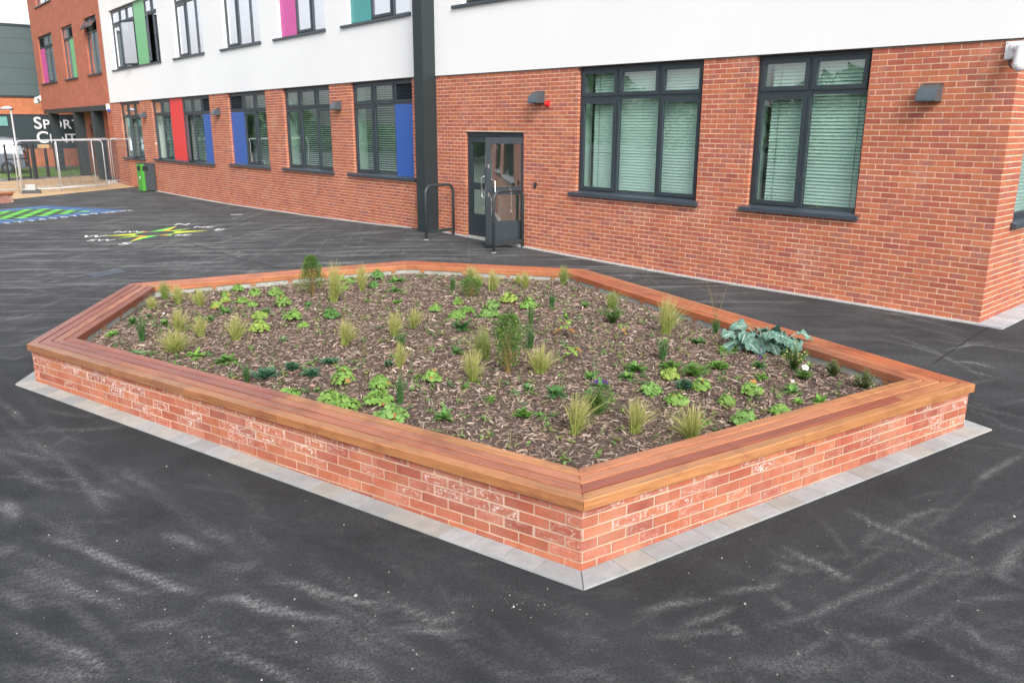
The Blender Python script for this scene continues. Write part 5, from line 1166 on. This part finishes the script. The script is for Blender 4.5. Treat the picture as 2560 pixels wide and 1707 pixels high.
# ---------------------------------------------------------------- litter bin
M_BING=simple('lime_plastic',(.065,.33,.04),.4,var=.05); M_BIND=simple('charcoal_plastic',(.045,.058,.066),.45)
by=Vector((-15.60,35.00)); ba=AL-math.pi/2+math.pi
bn=empty('litter_bin',frame(-15.13,33.95,AL,0,-.07),label='lime green and charcoal litter bin against the far brick wall',category='litter bin'); B=WM[bn.name]
# local x along wall (left-away), y outward
mb=MB(); mb.box(0,.58,-.52,-.10,0,1.08,skip=()); mb.obj('body',M_BIND,bn,B)
mb=MB(); mb.box(-.004,.60,-.10,.02,0,1.08); mb.box(.58,.60,-.52,-.1,0,1.08); mb.obj('green_front',M_BING,bn,B)
mb=MB(); mb.box(-.016,.0,-.26,-.03,.80,.99); mb.box(.10,.50,.02,.026,.80,.99); mb.obj('opening',M_DARK,bn,B)
mb=MB(); mb.box(-.008,.0,-.30,-.12,.15,.74); mb.obj('side_panel',M_BIND,bn,B)
mb=MB(); mb.box(.2,.36,.02,.024,.48,.58); mb.obj('sticker',M_WHITE,bn,B); mb=MB(); mb.box(-.01,.61,-.53,.03,1.08,1.10); mb.obj('lid',M_BIND,bn,B)

# ---------------------------------------------------------------- temporary fence panels
def fence(a,b,H,label,mid=True,wires=True,feet=True):
    za=gz(*a)+.0; u=Vector((b[0]-a[0],b[1]-a[1],0)); L=u.length; ang=math.atan2(u.y,u.x); root=empty('temporary_fence',T(a[0],a[1],za,ang),label=label,category='fence',group='mesh temporary fence panels'); B=WM[root.name]
    r=.16; pts=[(0,0,.02),(0,0,H-r)]+[(r-r*math.cos(t),0,H-r+r*math.sin(t)) for t in np.linspace(.25,math.pi/2,5)]+[(L-r+r*math.sin(t),0,H-r+r*math.cos(t)) for t in np.linspace(0,math.pi/2-.25,5)]+[(L,0,H-r),(L,0,.02)]
    mb=MB(); mb.tube(pts,.021,8); mb.obj('tube_frame',M_GALV,root,B,smooth=True)
    mb=MB(); mb.tube([(0,0,.16),(L,0,.16)],.019,8); mb.obj('bottom_rail',M_GALV,root,B,smooth=True)
    if mid: mb=MB(); mb.tube([(L*.45,0,.02),(L*.45,0,H)],.017,8); mb.obj('middle_post',M_GALV,root,B,smooth=True)
    mb=MB()
    for i in range(int(L/.055)): x=.06+i*.055; mb.box(x-.0026,x+.0026,-.0016,.0016,.16,H-.02)
    for z in np.arange(.35,H-.1,.22): mb.box(0.02,L-.02,-.002,.002,z-.002,z+.002)
    mb.obj('wire_mesh',M_LAMP,root,B,kind='stuff')
    return root
HF=2.03
fence((-19.35,32.65),(-17.15,35.07),HF,'mesh fence panel with rounded corners facing the playground')
fence((-18.55,34.0),(-16.93,37.35),HF,'mesh fence panel whose right end meets the litter bin')
fence((-19.5,33.0),(-18.68,38.79),HF,'mesh fence panel running back toward the canopy columns',mid=False)
fence((-18.62,38.85),(-17.05,37.5),HF,'short mesh fence panel closing the gap against the brick wall',mid=False)
fence((-23.1,31.6),(-19.62,32.9),HF,'mesh fence panel leaving the picture at the left',mid=False)
def block(x,y,rz,label,h=.15,stack=1):
    root=empty('fence_block',T(x,y,gz(x,y),rz),label=label,category='fence block',group='blocks weighing down the fence'); B=WM[root.name]
    mb=MB(); w,l=.12,.34; P=[(-l,-w,0),(l,-w,0),(l,w,0),(-l,w,0)]; Q=[(-l*.9,-w*.8,h),(l*.9,-w*.8,h),(l*.9,w*.8,h),(-l*.9,w*.8,h)]
    mb.face(Q); 
    for i in range(4): j=(i+1)%4; mb.face([P[i],P[j],Q[j],Q[i]])
    mb.obj('block',M_CONC if stack==1 else M_BLACK,root,B)
    if stack>1: mb=MB(); mb.box(-.17,.17,-.1,.1,h,h+.22); mb.obj('concrete_weight',M_CONC,root,B)
    mb=MB(); mb.box(-l*.7,-l*.3,-w*.4,w*.4,h-.002,h+.003); mb.box(l*.3,l*.7,-w*.4,w*.4,h-.002,h+.003); mb.obj('socket',M_DARK,root,B)
block(-19.05,32.75,.4,'pale concrete block on a black foot at the left fence corner',stack=2); block(-18.6,38.75,1.1,'dark fence foot by the brick wall at the back'); block(-19.4,35.0,.9,'flat dark fence foot lying on the sandy paving',h=.05)
# white frame on the left panel
wf=empty('sign_frame',T(-20.45,32.62,.62,.36),label='small white square frame fixed on the left mesh fence',category='sign'); B=WM[wf.name]
mb=MB()
for q in ((0,.30,0,.03),(0,.30,.27,.30),(0,.03,.03,.27),(.27,.30,.03,.27)): mb.box(q[0],q[1],-.012,.012,q[2],q[3])
mb.obj('white_border',M_WHITE,wf,B); mb=MB(); mb.box(.03,.27,-.004,.004,.03,.27); mb.obj('board',M_LAMP,wf,B)
# black gate and posts
g=empty('metal_gate',T(-24.28,40.0,gz(-24.28,40),math.atan2(1.73,.12)),label='black metal gate frame beside the lawn behind the mesh fence',category='gate'); B=WM[g.name]; Lg=1.74
for q in ((0,.07,0,1.72),(Lg-.07,Lg,0,1.72)): mb=MB(); mb.box(q[0],q[1],-.035,.035,q[2],q[3]); mb.obj('upright',M_BLACK,g,B)
for z in (.06,.98,1.64): mb=MB(); mb.box(.07,Lg-.07,-.025,.025,z,z+.06); mb.obj('rail',M_BLACK,g,B)
g=empty('steel_post',T(-23.86,41.6,gz(-23.86,41.6)),label='thick black steel post right of the gate',category='post'); mb=MB(); mb.box(-.07,.07,-.07,.07,0,1.75); mb.obj('post_shaft',M_BLACK,g,WM[g.name])
g=empty('timber_bollard',T(-24.0,43.0,gz(-24.0,43.0)),label='squat timber topped bollard behind the gate',category='bollard'); B=WM[g.name]; mb=MB(); mb.tube([(0,0,0),(0,0,1.45)],.07,10); mb.obj('shaft',M_BLACK,g,B); mb=MB(); mb.box(-.30,.30,-.12,.12,1.45,1.64,(.55,.36,.19),uvs=True); mb.obj('timber_head',M_WOOD,g,B)
# street lamp
g=empty('street_lamp',T(-25.39,42.89,gz(-25.39,42.89)),label='slim grey street lamp with pale flat head at the left edge',category='street lamp'); B=WM[g.name]
mb=MB(); mb.tube([(0,0,0),(0,0,1.2),(0,0,1.25),(0,0,3.36)],[.07,.07,.045,.04],10); mb.obj('pole',M_GALV,g,B,smooth=False)
mb=MB(); pr_=[(-.55,.02),(-.40,.10),(-.1,.14),(.1,.06)]
for (x0,h0),(x1,h1) in zip(pr_[:-1],pr_[1:]):
    for s in (1,-1): mb.face([(x0,0,3.38+h0),(x1,0,3.38+h1),(x1,s*.13,3.40),(x0,s*.13,3.40)])
    mb.face([(x0,-.13,3.40),(x1,-.13,3.40),(x1,.13,3.40),(x0,.13,3.40)])
mb.obj('lamp_head',M_WHITE,g,B); mb=MB(); mb.box(-.5,.08,-.12,.12,3.35,3.395); mb.obj('lamp_underside',M_BLACK,g,B)
# silver van
vn=empty('parked_van',T(-27.15,46.6,gz(-27,46.6),math.radians(206)),label='silver van parked beyond the gate at the left edge',category='van'); B=WM[vn.name]
M_SILV=simple('silver_paint',(.13,.15,.19),.3,metal=.3,var=.03); M_TYRE=simple('tyre',(.02,.02,.02),.8)
prof=[(0,.35),(0,1.05),(.12,1.55),(.30,1.86),(.9,1.95),(3.1,1.95),(3.7,1.55),(4.1,1.15),(4.9,.98),(5.0,.35)]
mb=MB(); 
for (x0,a0),(x1,a1) in zip(prof,prof[1:]+prof[:1]):
    i0=.12 if a0>1.2 else 0; i1=.12 if a1>1.2 else 0; mb.face([(x0,-.92+i0,a0),(x0,.92-i0,a0),(x1,.92-i1,a1),(x1,-.92+i1,a1)])
for s in (1,-1):
    low=[p for p in prof if p[1]<=1.2]; mb.face([(0,s*.92,.35),(5.0,s*.92,.35),(4.9,s*.92,.98),(4.1,s*.92,1.15),(0,s*.92,1.05)]); mb.face([(0,s*.92,1.05),(4.1,s*.92,1.15),(3.7,s*.80,1.55),(3.1,s*.80,1.95),(.9,s*.80,1.95),(.3,s*.80,1.86),(.12,s*.80,1.55)])
mb.obj('body',M_SILV,vn,B)
for s in (1,-1): mb=MB(); mb.face([(.35,s*.925,1.14),(3.75,s*.925,1.2),(3.5,s*.845,1.58),(3.1,s*.82,1.78),(.45,s*.82,1.78)]); mb.obj('side_window',M_UPGLASS,vn,B)
mb=MB(); mb.face([(-.005,-.75,1.12),(-.005,.75,1.12),(.21,.68,1.74),(.21,-.68,1.74)]); mb.obj('rear_window',M_UPGLASS,vn,B)
for x in (.85,4.1):
    for s in (1,-1):
        mb=MB(); mb.tube([(x,s*.74,.33),(x,s*.94,.33)],.33,20); w_=mb.obj('wheel',M_TYRE,vn,B); mb=MB(); mb.tube([(x,s*.93,.33),(x,s*.95,.33)],.17,16); mb.obj('rim',M_LAMP,w_,B)
mb=MB(); mb.box(-.06,.1,-.88,.88,.33,.58); mb.obj('bumper',M_BLACK,vn,B)
for s in (1,-1): mb=MB(); mb.box(-.02,.05,s*.80-.08,s*.80+.08,.8,1.1); mb.obj('tail_light',M_REDP,vn,B)

# ---------------------------------------------------------------- small brick planter at the left edge
lp=empty('small_brick_planter',T(-17.6,29.1,gz(-17.6,29.1),math.radians(77)),label='low brick planter end with orange timber cap at the left edge',category='planter'); B=WM[lp.name]
# local x goes back along the visible face, y outward to the left ; body lies to the left (+y)
mb=MB(); mb.box(-4.,0,0,2.5,-.2,.30); mb.obj('wall_core',M_PMORTAR,lp,B)
mb=MB()
for r in range(6):
    z=.295-.075*r
    x=-.0-(.1125 if r%2 else 0)
    k=0
    while x>-3.9:
        x0=max(-4,x-.225); mb.box(x0+.005,min(0,x)-.005,-.004,.02,z-.07,z-.005,tuple(v*rng.uniform(.9,1.1) for v in PC[int(rng.integers(6))]),float(rng.random()*.8)); 
        x-=.225
    y=(.1125 if r%2 else .225)
    y0=0.
    while y0<2.4: mb.box(-.02,.004,y0+.004,min(2.5,y)-.005,z-.07,z-.005,tuple(v*rng.uniform(.9,1.1) for v in PC[int(rng.integers(6))]),float(rng.random()*.6)); y0=y; y+=.225
mb.obj('brickwork',M_PBRICK,lp,B,kind='stuff')
for k in range(3): mb=MB(); mb.box(-4.05,.04,-.04+k*.14,.09+k*.14,.30,.365,OR,uvs=True); mb.obj('plank',M_WOOD,lp,B)
for k in range(3): mb=MB(); mb.box(-.09-k*.14,.04-k*.14,.39,2.5,.302,.366,OR2,uvs=True); mb.obj('plank',M_WOOD,lp,B)

# ---------------------------------------------------------------- sports building
aS=AL-math.pi/2; sb=empty('sports_building',T(-29.57,53.89,-.1,aS),label='sports building with dark cladding, brick base and white sign letters',category='sports building'); SBM=T(-29.57,53.89,0,aS); 
# local x to the right, y away from the viewer; faces at y=0
M_CLAD=simple('grey_green_cladding',(.080,.115,.118),.45,var=.05,scale=1); M_CLAD2=simple('dark_cladding',(.030,.045,.052),.45,var=.05,scale=1)
M_SB=brick_tex('sports_brickwork',(.50,.145,.055),(.44,.125,.055),(.56,.32,.20))
def fq(mb,x0,x1,z0,z1,y=0.,**k): mb.face([(x0,y,z0),(x1,y,z0),(x1,y,z1),(x0,y,z1)],uv=[(x0,z0),(x1,z0),(x1,z1),(x0,z1)],**k)
mb=MB(); mb.box(-9,8,.02,15,-.3,8.30); mb.obj('building_core',M_ROOM,sb,SBM)
mb=MB(); fq(mb,-9,8,-.4,1.02); mb.obj('base_brickwork',M_SB,sb,SBM); mb=MB(); fq(mb,-9,8,3.11,4.20); mb.obj('brick_band',M_SB,sb,SBM)
for i,(z0,z1) in enumerate(((4.2,4.9),(4.91,5.85),(5.86,6.75),(6.76,7.6),(7.61,8.34))): mb=MB(); mb.box(-9,8,-.05,.02,z0,z1-.0); mb.obj('cladding_panel',M_CLAD,sb,SBM)
mb=MB(); mb.box(-9.05,8.05,-.09,.3,8.30,8.44); mb.obj('roof_edge',M_CLAD2,sb,SBM); mb=MB(); mb.box(-9,8,-.08,-.0,4.14,4.24); mb.box(-9,8,-.06,0,3.06,3.12); mb.obj('flashing',M_FRAME,sb,SBM)
xs=[-9,-2.9,-.95,1.6,3.5,8]
for a_,b_ in zip(xs[:-1],xs[1:]): mb=MB(); mb.box(a_+.006,b_-.006,-.03,.01,1.03,3.10); mb.obj('dark_panel',M_CLAD2,sb,SBM)
mb=MB(); mb.box(-8.0,-2.24,-.06,-.025,2.35,3.02); w_=mb.obj('window',M_FRAME,sb,SBM); mb=MB()
mb.box(-7.9,-5.6,-.068,-.06,2.42,2.96); mb.box(-5.5,-2.32,-.068,-.06,2.42,2.96); mb.obj('pane',simple('teal_glass',(.16,.36,.33),.2),w_,SBM)
def text_obj(txt,size,name,M,mt,parent,ext=.02,align='LEFT',**kw):
    c=bpy.data.curves.new(name,'FONT'); c.body=txt; c.size=size; c.extrude=ext; c.align_x=align; c.offset=size*.012; o=bpy.data.objects.new(name+'_t',c); COL.objects.link(o)
    bpy.context.view_layer.update(); me_=bpy.data.meshes.new_from_object(o.evaluated_get(bpy.context.evaluated_depsgraph_get())); bpy.data.objects.remove(o); me_.materials.clear(); me_.materials.append(mt)
    return add(name,me_,parent,M,**kw)
M_SIGN=simple('sign_white',(.82,.82,.84),.5,var=.01)
def word(parts,x,z,gap=.04):
    for ch_,sz in parts:
        Mx=SBM@Matrix.Translation((x,-.06,z))@Matrix.Rotation(math.pi/2,4,'X'); o=text_obj(ch_,sz,'sign_letter',Mx,M_SIGN,sb)
        xs_=[v.co.x for v in o.data.vertices]; x+=max(xs_)+gap
word([('S',1.02)]+[(c,.80) for c in 'PORTS'],-.90,2.25,.055); word([('C',1.02)]+[(c,.80) for c in 'ENTRE'],-.86,1.37,.055)

# ---------------------------------------------------------------- painted playground markings
SQB=(.10,.24,.62); LTB=(.24,.52,.80); GRN=(.20,.62,.12); WHT=(.74,.74,.74); YEL=(.72,.66,.06); ORA=(.80,.40,.06); GR2=(.20,.66,.12)
g0=Vector((-12.25,26.05)); gu=Vector((-14.0,22.3))-g0; gv=Vector((-14.72,28.93))-g0   # front edge runs toward number 1
gu=gu.normalized(); gv=gv.normalized(); gv=(gv-gu*gv.dot(gu)).normalized(); CU,CV=.345,.315
grid=empty('painted_number_grid',T(g0.x,g0.y,gz(*g0)),label='blue and green painted number grid on the asphalt at the left edge',category='playground marking')
def gp(u,v,h=.006):
    p=g0+gu*u*CU+gv*v*CV; return (p.x,p.y,gz(p.x,p.y)+h)
def gquad(mb,u0,u1,v0,v1,col,h=.006):
    P=[gp(u0,v0,h),gp(u1,v0,h),gp(u1,v1,h),gp(u0,v1,h)]
    a,b,c=[Vector(p) for p in P[:3]]
    if (b-a).cross(c-b).z<0: P=P[::-1]
    mb.face(P,col)
mb=MB()
for i in range(13):
    
    for v0,v1 in (((0,12),) if i in (0,1,2,10,11,12) else ((0,2),(10,12))): gquad(mb,i-.07,i+.07,v0,v1,LTB if i not in (0,) else SQB,.010)
mb.obj('grid_lines_across',M_PAINT,grid,I4)
mb=MB()
for j in range(13):
    for (a_,b_) in (((0,12),) if j in (0,1,2,10,11,12) else ((0,2),(10,12))):
        gquad(mb,a_,b_,j-.17,j+.17,SQB,.006)
mb.obj('grid_lines_along',M_PAINT,grid,I4)
for i in range(2,10):
    for j in range(2,10):
        if (i+j)%2==0: mb=MB(); gquad(mb,i+.02,i+.98,j+.06,j+.94,GRN,.014); mb.obj('green_square',M_PAINT,grid,I4)
angG=math.atan2(-gu.y,-gu.x)
for k in range(1,13):
    p=g0+gu*(12.5-k)*CU-gv*.62*CV; Mx=T(p.x,p.y,gz(p.x,p.y)+.006,angG)
    text_obj(str(k),.40,'number',Mx@T(-.12,-.06,0),M_SIGN,grid,0.)
cmp_=empty('painted_compass_rose',T(-8.66,19.80,gz(-8.66,19.8)),label='yellow, green and orange compass star painted on the asphalt with white letters',category='playground marking')
cc=Vector((-8.66,19.80)); S=lambda p:(p.x,p.y,gz(p.x,p.y)+.008)
PT={'N':(-8.76,21.39),'NE':(-8.15,20.78),'E':(-7.48,20.2),'SE':(-8.05,19.28),'S':(-8.56,18.21),'SW':(-9.17,18.9),'W':(-9.76,19.38),'NW':(-9.24,20.19)}
order=['N','NE','E','SE','S','SW','W','NW']; tips=[Vector(PT[k]) for k in order]
nN=(Vector(PT['N'])-Vector(PT['S'])).normalized(); nE=Vector((nN.y,-nN.x))
for i,k in enumerate(order):
    t=tips[i]-cc; prv=tips[i-1]-cc; nx_=tips[(i+1)%8]-cc; rin=.47
    def rim(f):
        v=t.normalized()*(1.0 if len(k)>1 else .55)+(f[1].normalized())*(.75 if len(k)>1 else 1.0); return cc+v.normalized()*rin
    a_=rim((1,prv,1.0)); b_=rim((1,nx_,1.0)); t=t*1.0; m_=cc+t.normalized()*rin
    c1,c2=(GR2,ORA) if k in 'NS' else (YEL,GR2) if k in ('NE','SW') else (YEL,(.55,.70,.08)) if k in ('E','W') else (GR2,ORA)
    for q,c in (([a_,m_,tips[i]],c1),([m_,b_,tips[i]],c2)):
        mb=MB(); P=[S(p) for p in q]
        if (Vector(P[1])-Vector(P[0])).cross(Vector(P[2])-Vector(P[1])).z<0: P=P[::-1]
        mb.face(P,c); mb.obj('star_point',M_PAINT,cmp_,I4)
LT={'N':(-8.78,21.74),'S':(-8.53,17.89),'E':(-7.28,20.28),'W':(-9.94,19.31),'NE':(-7.94,21.02),'NW':(-9.49,20.21),'SE':(-7.81,19.33),'SW':(-9.39,18.6)}
aN=math.atan2(nE.y,nE.x)
for k,p in LT.items():
    text_obj(k,.50 if len(k)==1 else .38,'letter',T(p[0],p[1],gz(*p)+.008,aN)@T(0,-.12,0),M_SIGN,cmp_,0.,align='CENTER')
mb=MB(); mb.face([(-8.33,24.22,gz(-8.3,24.2)+.008),(-8.0,24.27,gz(-8,24.3)+.008),(-8.02,24.42,gz(-8,24.4)+.008),(-8.35,24.37,gz(-8.3,24.4)+.008)],(.6,.6,.6)); mb.obj('painted_dash',M_PAINT,label='single short white painted dash on the asphalt before the far wall',category='playground marking')
# drain cover
dc=empty('drain_cover',T(-7.11,14.13,gz(-7.11,14.13)),label='grey rectangular iron drain cover in the asphalt left of the planter',category='drain cover')
P=[Vector(p) for p in ((-7.42,14.02),(-7.10,13.70),(-6.80,14.22),(-7.09,14.56))]; mb=MB(); M_IRON=simple('drain_iron',(.10,.13,.18),.55,metal=.4,var=.2,scale=30); mb.face([(p.x,p.y,gz(p.x,p.y)+.006) for p in P]); mb.obj('plate',M_IRON,dc,I4)
mb=MB()
for i in range(9):
    t=(i+.5)/9; a_=P[0].lerp(P[3],t); b_=P[1].lerp(P[2],t); u=(P[3]-P[0]).normalized()*.008; q=[a_.lerp(b_,.06),b_.lerp(a_,.06)]
    mb.face([(*(q[0]-u),gz(*q[0])+.011),(*(q[1]-u),gz(*q[1])+.011),(*(q[1]+u),gz(*q[1])+.011),(*(q[0]+u),gz(*q[0])+.011)])
mb.obj('ridges',M_LAMP,dc,I4)
# dark laying joints between strips of asphalt
for lab_,pl in (('dark laying joint in the asphalt near the right corner of the building',[(2480,822),(2400,870),(2330,915)]),('dark laying joint running from the compass rose toward the planter',[(455,600),(520,622),(600,650),(700,672)])):
    mb=MB(); Q=[Vector(px2g(x,y,.1)) for x,y in pl]
    for a_,b_ in zip(Q[:-1],Q[1:]):
        u=(b_-a_).normalized(); n_=Vector((-u.y,u.x)); m_=max(1,int((b_-a_).length/.25))
        for k in range(m_):
            p,q=a_.lerp(b_,k/m_),a_.lerp(b_,(k+1)/m_); w0,w1=rng.uniform(.006,.016),rng.uniform(.006,.016)
            mb.face([(*(p-n_*w0),gz(*p)+.005),(*(q-n_*w1),gz(*q)+.005),(*(q+n_*w1),gz(*q)+.005),(*(p+n_*w0),gz(*p)+.005)])
    mb.obj('laying_joint',M_DARK,kind='structure',label=lab_)
# grit, chips of gravel
mb=MB()
for i in range(420):
    if i<230: px_,py_=rng.uniform(0,2560),rng.uniform(1150,1700)
    elif i<262: px_,py_=rng.normal(1290,50),rng.normal(1485,18)
    else: px_,py_=rng.uniform(0,2560),rng.uniform(560,1150)
    x,y=px2g(px_,py_,.05)
    if any((Vector((x,y))-HEX[0]).length<0 for _ in (0,)): continue
    ins=all((Vector((x,y))-HEX[k]).dot(Vector((-(HEX[(k+1)%6]-HEX[k]).normalized().y,(HEX[(k+1)%6]-HEX[k]).normalized().x)))>-.18 for k in range(6))
    n_=Vector((math.cos(AR+math.pi/2),math.sin(AR+math.pi/2))); 
    if ins or (Vector((x,y))-Vector((KX,KY))).dot(n_)<.12: continue
    r=rng.gamma(2.0,.0011)+.0010; z=gz(x,y)+.001; k=rng.uniform(.15,.55); a=rng.uniform(0,6.28); P=[(x+r*math.cos(a+t)*rng.uniform(.7,1.3),y+r*math.sin(a+t)*rng.uniform(.7,1.3),z) for t in (0,1.57,3.14,4.71)]; tp=(x,y,z+r*1.1)
    for q in range(4): mb.face([P[q],P[(q+1)%4],tp],(k,k*.97,k*.9))
mb.obj('grit',M_CHIP,kind='stuff',category='gravel',label='scattered pale grit and small stones on the asphalt')

# ---------------------------------------------------------------- what stands opposite and shows in the glass
def far_trees(spots):
    mb=MB()
    for x,y,h,r in spots:
        for i in range(2200):
            t=rng.random(); a=rng.uniform(0,6.28); zz=h*(.1+.9*t); rr=r*math.sqrt(rng.random())*(math.sin(math.pi*min(1,.2+t*.8))**.6)*(1+.25*math.sin(a*3+t*9+x)); L=rng.uniform(.3,.6); c=Vector((x+rr*math.cos(a),y+rr*math.sin(a),zz)); u=Vector(rng.normal(0,1,3)).normalized()*L; v=u.cross(Vector(rng.normal(0,1,3))).normalized()*L*.6
            k=rng.uniform(.6,1.3); mb.face([c-u,c+v,c+u,c-v],(.06*k,.12*k,.035*k))
    mb.obj('distant_treeline',M_LEAF,kind='stuff',category='trees',label='far line of trees opposite, mirrored in the window glass')
far_trees([(-70+k*3.0*math.sin(k*1.7)+k*2.5,60-k*7.5,(3.6+1.0*math.sin(k*2.3)) if k<5 else (6.4+2.0*math.sin(k*2.3)),5+1.5*math.cos(k*3.1)) for k in range(22)])
bpy.context.view_layer.update()
